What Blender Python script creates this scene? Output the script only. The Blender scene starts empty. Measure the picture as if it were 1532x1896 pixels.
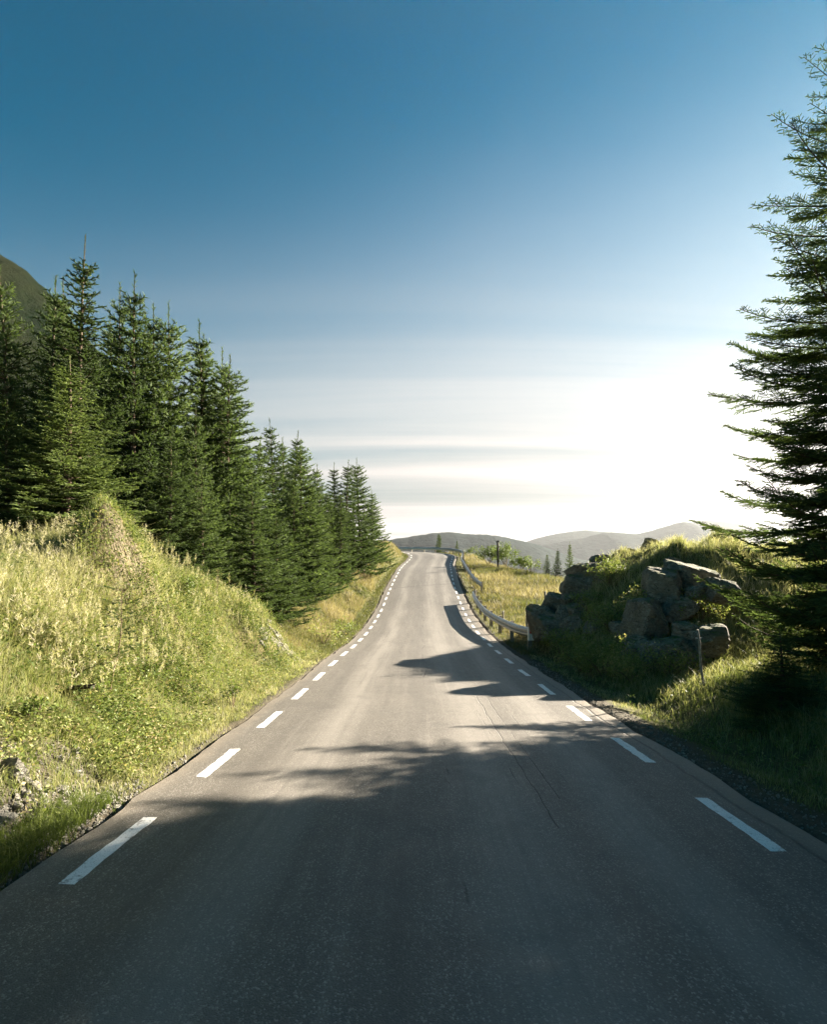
import bpy, math, random
import numpy as np

scene = bpy.context.scene
rng = np.random.default_rng(7)
random.seed(7)
R_ = math.radians

# ------------------------------------------------------------------ camera, sky, sun, exposure
F = 1008.0            # focal length in photograph pixels (frame 1532 wide)
HZ = 1040.0           # row of the horizon
CZ = 3.0              # eye height in world coordinates (lowest road is about z = 0.1)
cam_d = bpy.data.cameras.new('camera')
cam = bpy.data.objects.new('camera', cam_d)
scene.collection.objects.link(cam)
cam.location = (0, 0, CZ)
cam.rotation_euler = (R_(90), 0, 0)
cam_d.sensor_fit = 'HORIZONTAL'
cam_d.sensor_width = 36.0
cam_d.lens = 36.0 * F / 1532.0
cam_d.shift_y = (HZ - 948.0) / 1532.0
cam_d.clip_start = 0.05
cam_d.clip_end = 30000
scene.camera = cam

SUN_AZ, SUN_EL = R_(56), R_(20)       # azimuth clockwise from +Y
sun_dir = np.array([math.sin(SUN_AZ) * math.cos(SUN_EL), math.cos(SUN_AZ) * math.cos(SUN_EL), math.sin(SUN_EL)])

world = bpy.data.worlds.new('World')
scene.world = world
world.use_nodes = True
wn, wl = world.node_tree.nodes, world.node_tree.links
wn.clear()


def wmath(op, a, b=None, c=None, clamp=False):
    n = wn.new('ShaderNodeMath'); n.operation = op; n.use_clamp = clamp
    for i, v in enumerate((a, b, c)):
        if v is None: continue
        if isinstance(v, (int, float)): n.inputs[i].default_value = v
        else: wl.new(v, n.inputs[i])
    return n.outputs[0]


sky = wn.new('ShaderNodeTexSky')
sky.sky_type = 'NISHITA'
sky.sun_disc = False
sky.sun_elevation = SUN_EL
sky.sun_rotation = SUN_AZ
sky.altitude = 300
sky.air_density = 1.0
sky.dust_density = 0.12
sky.ozone_density = 2.0
# a deeper, slightly greener blue
gam = wn.new('ShaderNodeGamma'); gam.inputs[1].default_value = 1.28
wl.new(sky.outputs[0], gam.inputs[0])
tint = wn.new('ShaderNodeMix'); tint.data_type = 'RGBA'; tint.blend_type = 'MULTIPLY'
tint.inputs[0].default_value = 1.0
tint.inputs[7].default_value = (0.010, 0.218, 0.200, 1)
wl.new(gam.outputs[0], tint.inputs[6])
# thin streaked cloud low over the horizon
tc = wn.new('ShaderNodeTexCoord')
sep = wn.new('ShaderNodeSeparateXYZ'); wl.new(tc.outputs['Generated'], sep.inputs[0])
zc = wmath('MAXIMUM', sep.outputs[2], 0.0)
zz = wmath('ADD', zc, 0.10)
cx = wmath('DIVIDE', sep.outputs[0], zz); cy = wmath('DIVIDE', sep.outputs[1], zz)
comb = wn.new('ShaderNodeCombineXYZ')
wl.new(wmath('MULTIPLY', cx, 0.10), comb.inputs[0]); wl.new(wmath('MULTIPLY', cy, 1.25), comb.inputs[1])
nz = wn.new('ShaderNodeTexNoise'); nz.inputs['Scale'].default_value = 1.0
nz.inputs['Detail'].default_value = 6.0; nz.inputs['Roughness'].default_value = 0.55
nz.inputs['Distortion'].default_value = 0.35
wl.new(comb.outputs[0], nz.inputs['Vector'])
streak = wmath('SUBTRACT', nz.outputs[0], 0.5)
# cover falls off with height
def wramp(x, lo, hi, olo, ohi):
    n = wn.new('ShaderNodeMapRange'); n.interpolation_type = 'SMOOTHSTEP'
    n.inputs[1].default_value = lo; n.inputs[2].default_value = hi
    n.inputs[3].default_value = olo; n.inputs[4].default_value = ohi
    wl.new(x, n.inputs[0]); return n.outputs[0]
# brightness of the cloud: forward scattering round the sun
dotn = wn.new('ShaderNodeVectorMath'); dotn.operation = 'DOT_PRODUCT'
wl.new(tc.outputs['Generated'], dotn.inputs[0]); dotn.inputs[1].default_value = tuple(sun_dir)
dd = wmath('MULTIPLY', wmath('ADD', dotn.outputs['Value'], 1.0), 0.5)
zeff = wmath('ADD', zc, wmath('MULTIPLY', wmath('MAXIMUM', wmath('SUBTRACT', 0.86, dd), 0.0), 0.45))   # less veil away from the sun
cover = wramp(zeff, 0.12, 0.67, 1.0, 0.0)
cover = wmath('ADD', cover, wmath('MULTIPLY', streak, wmath('MULTIPLY', wramp(zeff, 0.15, 0.62, 1.25, 0.14), wramp(zeff, 0.08, 0.36, 0.25, 1.0))), clamp=True)
glow = wmath('ADD', wmath('MULTIPLY', wmath('POWER', dd, 3.0), 1.1), 1.28)
glow = wmath('MULTIPLY', glow, wmath('ADD', wmath('MULTIPLY', streak, wramp(zc, 0.03, 0.5, 2.0, 0.2)), 1.0))
ccol = wn.new('ShaderNodeMix'); ccol.data_type = 'RGBA'; ccol.blend_type = 'MULTIPLY'
ccol.inputs[0].default_value = 1.0
ccol.inputs[6].default_value = (1.04, 0.975, 0.915, 1)
wl.new(glow, ccol.inputs[7])
mixc = wn.new('ShaderNodeMix'); mixc.data_type = 'RGBA'
wl.new(cover, mixc.inputs[0]); wl.new(tint.outputs[2], mixc.inputs[6]); wl.new(ccol.outputs[2], mixc.inputs[7])
bg = wn.new('ShaderNodeBackground'); bg.inputs[1].default_value = 0.058
wl.new(mixc.outputs[2], bg.inputs[0])
wo = wn.new('ShaderNodeOutputWorld'); wl.new(bg.outputs[0], wo.inputs[0])

sun_d = bpy.data.lights.new('sun', 'SUN')
sun = bpy.data.objects.new('sun', sun_d)
scene.collection.objects.link(sun)
sun_d.energy = 5.0
sun_d.angle = R_(0.6)
sun_d.color = (1.0, 0.90, 0.74)
from mathutils import Vector
sun.rotation_euler = Vector(tuple(-sun_dir)).to_track_quat('-Z', 'Y').to_euler()
sun.location = (30, 25, 40)

scene.render.engine = 'CYCLES'
scene.view_settings.view_transform = 'Standard'
scene.view_settings.look = 'None'
scene.view_settings.gamma = 1.0
scene.view_settings.use_curve_mapping = False
scene.view_settings.exposure = 2.85
scene.cycles.use_denoising = True
scene.cycles.use_adaptive_sampling = True
scene.cycles.adaptive_threshold = 0.02
scene.cycles.max_bounces = 5
scene.cycles.diffuse_bounces = 2
scene.cycles.glossy_bounces = 2
scene.cycles.transmission_bounces = 4
scene.cycles.transparent_max_bounces = 8
scene.cycles.volume_bounces = 0
scene.cycles.sample_clamp_indirect = 6.0

COL = scene.collection


# ------------------------------------------------------------------ helpers
def P(px, py, d):
    """world point seen at photograph pixel (px, py) at distance d"""
    return np.array([(px - 766.0) / F * d, d, CZ - (py - HZ) / F * d])


def tag(o, label=None, cat=None, group=None, kind=None):
    if label: o['label'] = label
    if cat: o['category'] = cat
    if group: o['group'] = group
    if kind: o['kind'] = kind
    return o


def link(o, parent=None):
    COL.objects.link(o)
    if parent is not None: o.parent = parent
    return o


def empty(name, loc=(0, 0, 0), rz=0.0):
    o = bpy.data.objects.new(name, None)
    o.location = tuple(loc); o.rotation_euler = (0, 0, rz); o.empty_display_size = 0.2
    return link(o)


def mesh_np(name, V, Fc, mat=None, attrs=None, smooth=False, uv=None):
    """V (n,3), Fc (m,k) faces all of the same length k (or list of such arrays)."""
    if not isinstance(Fc, list): Fc = [Fc]
    V = np.ascontiguousarray(V, dtype=np.float32)
    me = bpy.data.meshes.new(name)
    me.vertices.add(len(V)); me.vertices.foreach_set('co', V.ravel())
    loops = np.concatenate([f.ravel() for f in Fc]).astype(np.int32)
    tot = np.concatenate([np.full(len(f), f.shape[1], np.int32) for f in Fc])
    start = np.concatenate([[0], np.cumsum(tot)[:-1]]).astype(np.int32)
    me.loops.add(len(loops)); me.loops.foreach_set('vertex_index', loops)
    me.polygons.add(len(tot)); me.polygons.foreach_set('loop_start', start)
    try: me.polygons.foreach_set('loop_total', tot)
    except Exception: pass
    me.update(calc_edges=True)
    me.polygons.foreach_set('use_smooth', np.full(len(tot), bool(smooth)))
    for k, a in (attrs or {}).items():
        a = np.ascontiguousarray(a, np.float32)
        if a.ndim == 1:
            at = me.attributes.new(k, 'FLOAT', 'POINT'); at.data.foreach_set('value', a)
        else:
            at = me.attributes.new(k, 'FLOAT_VECTOR', 'POINT'); at.data.foreach_set('vector', a.ravel())
    if mat is not None: me.materials.append(mat)
    me.validate()
    return me


def obj(name, me, parent=None):
    return link(bpy.data.objects.new(name, me), parent)


class MB:
    """collects small solids into one mesh"""
    def __init__(s): s.v = []; s.q = []; s.t = []; s.n = 0
    def add(s, V, q=None, t=None):
        V = np.asarray(V, float)
        s.v.append(V)
        if q is not None and len(q): s.q.append(np.asarray(q) + s.n)
        if t is not None and len(t): s.t.append(np.asarray(t) + s.n)
        s.n += len(V)
    def tube(s, pts, rad, k=8, cap=True):
        pts = np.asarray(pts, float); n = len(pts)
        rad = np.broadcast_to(np.asarray(rad, float), (n,))
        tan = np.gradient(pts, axis=0); tan /= np.linalg.norm(tan, axis=1, keepdims=True) + 1e-9
        up = np.array([0, 0, 1.0]) if abs(tan[0][2]) < 0.9 else np.array([1.0, 0, 0])
        a = np.cross(tan, up); a /= np.linalg.norm(a, axis=1, keepdims=True) + 1e-9
        b = np.cross(tan, a)
        ang = np.arange(k) * 2 * np.pi / k
        V = (pts[:, None] + rad[:, None, None] * (np.cos(ang)[None, :, None] * a[:, None] + np.sin(ang)[None, :, None] * b[:, None])).reshape(-1, 3)
        q = [[i * k + j, i * k + (j + 1) % k, (i + 1) * k + (j + 1) % k, (i + 1) * k + j] for i in range(n - 1) for j in range(k)]
        t = []
        if cap:
            V = np.vstack([V, pts[0], pts[-1]]); c0, c1 = n * k, n * k + 1
            t = [[c0, (j + 1) % k, j] for j in range(k)] + [[c1, (n - 1) * k + j, (n - 1) * k + (j + 1) % k] for j in range(k)]
        s.add(V, q, t)
    def box(s, c, size, rz=0.0, M=None):
        sx, sy, sz = np.asarray(size) / 2
        V = np.array([[x, y, z] for z in (-sz, sz) for (x, y) in ((-sx, -sy), (sx, -sy), (sx, sy), (-sx, sy))])
        if M is not None: V = V @ np.asarray(M).T
        cr, sr = math.cos(rz), math.sin(rz)
        V = V @ np.array([[cr, sr, 0], [-sr, cr, 0], [0, 0, 1]]) + np.asarray(c)
        s.add(V, [[0, 3, 2, 1], [4, 5, 6, 7], [0, 1, 5, 4], [1, 2, 6, 5], [2, 3, 7, 6], [3, 0, 4, 7]])
    def build(s, name, mat, parent=None, smooth=False):
        Fc = []
        if s.q: Fc.append(np.vstack(s.q))
        if s.t: Fc.append(np.vstack(s.t))
        return obj(name, mesh_np(name, np.vstack(s.v), Fc, mat, smooth=smooth), parent)


def hash2(ix, iy, seed):
    h = (ix.astype(np.int64) * 374761393 + iy.astype(np.int64) * 668265263 + seed * 1442695041) & 0xffffffff
    h = ((h ^ (h >> 13)) * 1274126177) & 0xffffffff
    return ((h ^ (h >> 16)) & 0xffff) / 65535.0


def vnoise(x, y, seed=0):
    ix = np.floor(x); iy = np.floor(y); fx = x - ix; fy = y - iy
    fx = fx * fx * (3 - 2 * fx); fy = fy * fy * (3 - 2 * fy)
    a = hash2(ix, iy, seed); b = hash2(ix + 1, iy, seed); c = hash2(ix, iy + 1, seed); d = hash2(ix + 1, iy + 1, seed)
    return (a * (1 - fx) + b * fx) * (1 - fy) + (c * (1 - fx) + d * fx) * fy


def fbm(x, y, seed=0, octv=4):
    s = 0; amp = 0.5; tot = 0
    for o in range(octv):
        s = s + amp * vnoise(x * 2 ** o + 17.3 * o, y * 2 ** o - 9.1 * o, seed + o); tot += amp; amp *= 0.5
    return s / tot * 2 - 1


def sstep(a, b, x):
    t = np.clip((x - a) / (b - a), 0, 1); return t * t * (3 - 2 * t)


# ------------------------------------------------------------------ materials
def new_mat(name):
    m = bpy.data.materials.new(name); m.use_nodes = True
    nt = m.node_tree; nt.nodes.clear()
    return m, nt


class NT:
    def __init__(s, nt): s.nt = nt
    def n(s, t, **kw):
        n = s.nt.nodes.new(t)
        for k, v in kw.items(): setattr(n, k, v)
        return n
    def l(s, a, b): s.nt.links.new(a, b)
    def m(s, op, a, b=None, c=None, clamp=False):
        n = s.n('ShaderNodeMath', operation=op); n.use_clamp = clamp
        for i, v in enumerate((a, b, c)):
            if v is None: continue
            if isinstance(v, (int, float)): n.inputs[i].default_value = v
            else: s.l(v, n.inputs[i])
        return n.outputs[0]
    def noise(s, scale, detail=4, rough=0.55, vec=None, dist=0.0):
        n = s.n('ShaderNodeTexNoise'); n.inputs['Scale'].default_value = scale
        n.inputs['Detail'].default_value = detail; n.inputs['Roughness'].default_value = rough
        n.inputs['Distortion'].default_value = dist
        if vec is not None: s.l(vec, n.inputs['Vector'])
        return n.outputs[0]
    def mix(s, f, a, b, blend='MIX'):
        n = s.n('ShaderNodeMix', data_type='RGBA', blend_type=blend)
        for i, v in ((0, f), (6, a), (7, b)):
            if isinstance(v, (int, float)): n.inputs[i].default_value = v
            elif isinstance(v, tuple): n.inputs[i].default_value = (*v, 1) if len(v) == 3 else v
            else: s.l(v, n.inputs[i])
        return n.outputs[2]
    def rng(s, x, a, b, c=0.0, d=1.0, smooth=False):
        n = s.n('ShaderNodeMapRange')
        if smooth: n.interpolation_type = 'SMOOTHSTEP'
        for i, v in enumerate((a, b, c, d)): n.inputs[i + 1].default_value = v
        s.l(x, n.inputs[0]); return n.outputs[0]
    def ramp(s, x, stops):
        n = s.n('ShaderNodeValToRGB'); e = n.color_ramp.elements
        while len(e) < len(stops): e.new(0.5)
        for i, (p, c) in enumerate(stops): e[i].position = p; e[i].color = (*c, 1)
        s.l(x, n.inputs[0]); return n.outputs[0]
    def attr(s, name):
        n = s.n('ShaderNodeAttribute'); n.attribute_name = name; return n
    def bump(s, h, strength=0.5, dist=0.02):
        n = s.n('ShaderNodeBump'); n.inputs['Strength'].default_value = strength; n.inputs['Distance'].default_value = dist
        s.l(h, n.inputs['Height']); return n.outputs[0]
    def principled(s, col, rough=0.8, spec=0.3, normal=None, metal=0.0):
        b = s.n('ShaderNodeBsdfPrincipled')
        if isinstance(col, tuple): b.inputs['Base Color'].default_value = (*col, 1)
        else: s.l(col, b.inputs['Base Color'])
        if isinstance(rough, (int, float)): b.inputs['Roughness'].default_value = rough
        else: s.l(rough, b.inputs['Roughness'])
        b.inputs['Specular IOR Level'].default_value = spec
        b.inputs['Metallic'].default_value = metal
        if normal is not None: s.l(normal, b.inputs['Normal'])
        return b.outputs[0]
    def out(s, sh):
        o = s.n('ShaderNodeOutputMaterial'); s.l(sh, o.inputs['Surface'])


def mat_leaf(name, stops, trans=0.45, spec=0.25, rough=0.55, objvar=0.0):
    """blades, leaves and needles: colour from the per-vertex attribute 'v', part of the light passes through"""
    m, nt = new_mat(name); t = NT(nt)
    v = t.attr('v').outputs['Fac']
    if objvar:
        oi = t.n('ShaderNodeObjectInfo')
        v = t.m('ADD', v, t.m('MULTIPLY', t.m('SUBTRACT', oi.outputs['Random'], 0.5), objvar), clamp=True)
    col = t.ramp(v, stops)
    p = t.principled(col, rough, spec)
    tr = t.n('ShaderNodeBsdfTranslucent')
    warm = t.mix(1.0, col, (0.95, 1.0, 0.55), 'MULTIPLY'); t.l(warm, tr.inputs['Color'])
    mx = t.n('ShaderNodeMixShader'); mx.inputs[0].default_value = trans
    t.l(p, mx.inputs[1]); t.l(tr.outputs[0], mx.inputs[2]); t.out(mx.outputs[0])
    return m


def mat_plain(name, col, rough=0.6, spec=0.4, metal=0.0, var=0.25, scale=8.0, bump=0.0):
    m, nt = new_mat(name); t = NT(nt)
    tcn = t.n('ShaderNodeTexCoord')
    nz = t.noise(scale, 5, 0.6, tcn.outputs['Object'])
    c = t.mix(t.rng(nz, 0.3, 0.7), tuple(x * (1 - var) for x in col), tuple(min(1, x * (1 + var)) for x in col))
    nm = t.bump(t.noise(scale * 6, 4, 0.6, tcn.outputs['Object']), bump, 0.01) if bump else None
    t.out(t.principled(c, rough, spec, nm, metal))
    return m


M = {}
NEED = [(0.0, (0.024, 0.036, 0.015)), (0.40, (0.062, 0.092, 0.034)), (0.75, (0.118, 0.162, 0.060)), (1.0, (0.19, 0.235, 0.10))]
M['needle_sunlit'] = mat_leaf('sunlit_spruce_needles', [(0.0, (0.055, 0.078, 0.032)), (0.40, (0.145, 0.190, 0.070)), (0.75, (0.230, 0.280, 0.115)), (1.0, (0.32, 0.37, 0.18))], 0.42, 0.08, 0.6, 0.1)  # lighter copy of the spruce needles, sunlight on one tree put into the colour
M['needle'] = mat_leaf('spruce_needles', NEED, 0.40, 0.08, 0.6, 0.30)
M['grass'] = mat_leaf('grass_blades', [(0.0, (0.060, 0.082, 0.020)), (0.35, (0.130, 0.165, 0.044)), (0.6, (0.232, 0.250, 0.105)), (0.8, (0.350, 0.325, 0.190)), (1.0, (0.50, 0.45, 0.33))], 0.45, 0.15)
M['leaf'] = mat_leaf('weed_leaves', [(0.0, (0.045, 0.070, 0.018)), (0.5, (0.135, 0.175, 0.048)), (0.8, (0.250, 0.270, 0.100)), (1.0, (0.36, 0.29, 0.16))], 0.42, 0.18, 0.5)
M['dry_grass'] = mat_leaf('dry_meadow_grass', [(0.0, (0.055, 0.070, 0.020)), (0.35, (0.120, 0.125, 0.045)), (0.6, (0.180, 0.155, 0.086)), (0.8, (0.265, 0.218, 0.138)), (1.0, (0.37, 0.31, 0.21))], 0.42, 0.12)
M['bark'] = mat_plain('bark', (0.085, 0.062, 0.045), 0.9, 0.1, 0, 0.4, 14, 0.6)
M['stem'] = mat_plain('stem', (0.12, 0.09, 0.05), 0.8, 0.2, 0, 0.3, 20)
M['steel'] = mat_plain('galvanised_steel', (0.42, 0.43, 0.43), 0.42, 0.5, 0.75, 0.18, 5)
M['white_paint'] = mat_plain('white_sheet', (0.75, 0.74, 0.72), 0.5, 0.4, 0, 0.08, 10)
M['red_paint'] = mat_plain('red_reflector', (0.55, 0.05, 0.04), 0.35, 0.5, 0, 0.1, 10)
M['wood'] = mat_plain('weathered_wood', (0.24, 0.21, 0.17), 0.85, 0.2, 0, 0.35, 18, 0.4)
M['dark_wood'] = mat_plain('dark_wet_wood', (0.045, 0.036, 0.028), 0.8, 0.2, 0, 0.4, 30, 0.5)
M['ceramic'] = mat_plain('insulator', (0.22, 0.20, 0.19), 0.3, 0.5, 0, 0.1, 10)


def make_rock_mat(name, a, b, c, moss, scale=1.6):
    m, nt = new_mat(name); t = NT(nt)
    tcn = t.n('ShaderNodeTexCoord'); ge = t.n('ShaderNodeNewGeometry')
    pos = ge.outputs['Position']
    n1 = t.noise(scale, 6, 0.6, pos, 0.4)
    col = t.ramp(n1, [(0.25, a), (0.5, b), (0.75, c)])
    n2 = t.noise(scale * 9, 6, 0.7, pos)
    col = t.mix(t.rng(n2, 0.35, 0.7, 0.0, 0.5), col, tuple(x * 0.35 for x in a))
    # pale lichen blotches
    n3 = t.noise(scale * 5, 3, 0.5, pos)
    col = t.mix(t.rng(n3, 0.60, 0.68, 0.0, 0.45), col, (0.36, 0.35, 0.30))
    if moss:
        sp = t.n('ShaderNodeSeparateXYZ'); t.l(ge.outputs['Normal'], sp.inputs[0])
        f = t.m('MULTIPLY', t.rng(sp.outputs[2], 0.45, 0.9), t.rng(t.noise(scale * 2.2, 5, 0.6, pos), 0.42, 0.6))
        col = t.mix(t.m('MULTIPLY', f, moss), col, (0.085, 0.10, 0.025))
    mp = t.n('ShaderNodeMapping'); mp.inputs['Rotation'].default_value = (0.5, 0.35, 0.4); mp.inputs['Scale'].default_value = (1, 1, 5)
    t.l(pos, mp.inputs[0])
    vo = t.n('ShaderNodeTexVoronoi'); vo.feature = 'DISTANCE_TO_EDGE'; vo.inputs['Scale'].default_value = scale * 2.0
    wv = t.n('ShaderNodeVectorMath'); wv.operation = 'ADD'; t.l(mp.outputs[0], wv.inputs[0])
    nv = t.n('ShaderNodeTexNoise'); nv.inputs['Scale'].default_value = 3.0; t.l(pos, nv.inputs['Vector']); t.l(nv.outputs['Color'], wv.inputs[1]); t.l(wv.outputs[0], vo.inputs['Vector'])
    ck = t.rng(vo.outputs['Distance'], 0.0, 0.035, 1.0, 0.0)
    col = t.mix(t.m('MULTIPLY', ck, 0.75), col, tuple(x * 0.2 for x in a))
    h = t.m('ADD', t.m('ADD', t.m('MULTIPLY', t.noise(5, 6, 0.65, mp.outputs[0]), 0.8), t.m('MULTIPLY', n2, 0.6)), t.m('MULTIPLY', ck, -0.8))
    t.out(t.principled(col, 0.9, 0.25, t.bump(h, 0.9, 0.06)))
    return m


M['rock'] = make_rock_mat('grey_rock', (0.120, 0.104, 0.080), (0.215, 0.188, 0.146), (0.31, 0.275, 0.215), 1.0)
M['pale_rock'] = make_rock_mat('pale_stone', (0.15, 0.138, 0.115), (0.25, 0.232, 0.195), (0.35, 0.325, 0.28), 0.0, 3.0)

# ------------------------------------------------------------------ road alignment, measured from the dashes (2 m pitch) and the 4.5 m between the lines
tab = np.array([  # photo row, left line, right line
    (1628, 122, 1528), (1512, 268, 1358), (1437, 373, 1249), (1383, 432, 1169), (1317, 515, 1072), (1272, 568, 1011), (1242, 599, 968.5),
    (1221.4, 622, 941.5), (1206.5, 640, 924), (1194.6, 655.5, 909.5), (1183.2, 668.3, 897.5), (1172, 678.3, 886.5), (1160.4, 687.5, 878),
    (1148.3, 695.3, 869.5), (1135.7, 702.5, 862), (1124.7, 708.9, 857), (1107.7, 715, 850), (1089.9, 722.5, 842.8), (1073.8, 730, 839),
    (1061, 736.8, 836.4), (1052, 742, 835), (1044.4, 749, 833.5)])
dd_ = F * 4.5 / (tab[:, 2] - tab[:, 1])
xx_ = ((tab[:, 1] + tab[:, 2]) / 2 - 766) / F * dd_
zz_ = CZ - (tab[:, 0] - HZ) / F * dd_
dd_ = np.concatenate([[-30, -12, 0], dd_, [57, 59.5, 62]])
xx_ = np.concatenate([[0.1, 0.12, 0.15], xx_, [1.75, 1.98, 2.2]])
zz_ = np.concatenate([[CZ - 1.64 + 2.2, CZ - 1.64 + 0.9, CZ - 1.64], zz_, [CZ + 0.14, CZ + 0.47, CZ + 0.80]])


def smooth_interp(x, xp, fp, w):
    xs = np.arange(xp[0], xp[-1] + 0.05, 0.1); f = np.interp(xs, xp, fp)
    k = np.exp(-0.5 * (np.arange(-30, 31) * 0.1 / w) ** 2); k /= k.sum()
    fpad = np.concatenate([f[0] + (np.arange(-30, 0)) * (f[1] - f[0]), f, f[-1] + np.arange(1, 31) * (f[-1] - f[-2])])
    return np.interp(x, xs, np.convolve(fpad, k, 'valid'))


ys = np.arange(-30, 60.01, 0.4)
cl = np.stack([smooth_interp(ys, dd_, xx_, 1.0), ys, smooth_interp(ys, dd_, zz_, 0.8)], 1)
# bend to the left
h0 = math.atan2(cl[-1, 0] - cl[-4, 0], cl[-1, 1] - cl[-4, 1]); RB = 9.5
p = cl[-1].copy(); hd = h0; ext = []; zsl = 0.135
for i in range(70):
    ds = 0.4
    if i * ds < RB * R_(108): hd -= ds / RB
    p = p + np.array([math.sin(hd) * ds, math.cos(hd) * ds, zsl * ds]); zsl = max(0.0, zsl - 0.0048); ext.append(p.copy())
cl = np.vstack([cl, ext])
seg = np.linalg.norm(np.diff(cl[:, :2], axis=0), axis=1)
S = np.concatenate([[0], np.cumsum(seg)]) - 30.0     # arc length, about equal to the distance from the camera
tanv = np.gradient(cl[:, :2], axis=0); tanv /= np.linalg.norm(tanv, axis=1, keepdims=True)
nrm = np.stack([tanv[:, 1], -tanv[:, 0]], 1)        # to the right


def road_pt(s, t, dz=0.0):
    s = np.asarray(s, float); t = np.asarray(t, float)
    x = np.interp(s, S, cl[:, 0]); y = np.interp(s, S, cl[:, 1]); z = np.interp(s, S, cl[:, 2])
    nx = np.interp(s, S, nrm[:, 0]); ny = np.interp(s, S, nrm[:, 1]); q = np.hypot(nx, ny)
    crown = -0.012 * np.abs(t)
    return np.stack([x + nx / q * t, y + ny / q * t, z + crown + dz], -1)


def road_st(x, y):
    """nearest arc length and signed offset (right positive) of points"""
    x = np.asarray(x, float).ravel(); y = np.asarray(y, float).ravel()
    s = np.empty_like(x); t = np.empty_like(x)
    for a in range(0, len(x), 20000):
        X = x[a:a + 20000, None] - cl[None, :, 0]; Y = y[a:a + 20000, None] - cl[None, :, 1]
        i = np.argmin(X * X + Y * Y, 1); r = np.arange(len(i))
        al = X[r, i] * tanv[i, 0] + Y[r, i] * tanv[i, 1]
        s[a:a + 20000] = S[i] + np.clip(al, -0.6, 0.6); t[a:a + 20000] = X[r, i] * nrm[i, 0] + Y[r, i] * nrm[i, 1]
        end = (i == 0) | (i == len(S) - 1)
        dist = np.sqrt(np.min(X * X + Y * Y, 1))
        far = np.abs(np.abs(t[a:a + 20000]) - dist) > 0.8
        sg = np.sign(t[a:a + 20000]); sg[sg == 0] = 1
        t[a:a + 20000] = np.where(far | end, sg * dist, t[a:a + 20000])
    return s, t


# ------------------------------------------------------------------ terrain
LW, RW = 2.58, 2.68       # asphalt edges
_ls = np.array([-30, 2, 4, 5.5, 6.5, 8, 9, 10, 11.5, 13, 13.8, 14.6, 15.4, 18, 25, 40, 50, 58, 66, 80, 120])
_lu = np.array([2.3, 2.2, 2.2, 2.3, 2.5, 2.7, 2.8, 2.8, 2.65, 1.9, 1.6, 1.6, 2.2, 2.8, 3.0, 2.8, 1.7, 1.6, 2.0, 2.5, 2.5])
_lh = np.array([1.6, 1.6, 1.6, 1.65, 1.75, 1.95, 2.15, 2.25, 2.05, 1.6, 1.3, 0.95, 0.75, 0.9, 1.05, 1.4, 1.45, 1.4, 0.9, 0.8, 0.8])
_lv = np.array([0.5, 0.42, 0.45, 0.6, 0.75, 0.9, 0.9, 0.85, 0.75, 0.65, 0.6, 0.6, 0.6, 0.8, 0.8, 0.7, 0.5, 0.5, 0.6, 0.6, 0.6])


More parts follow.
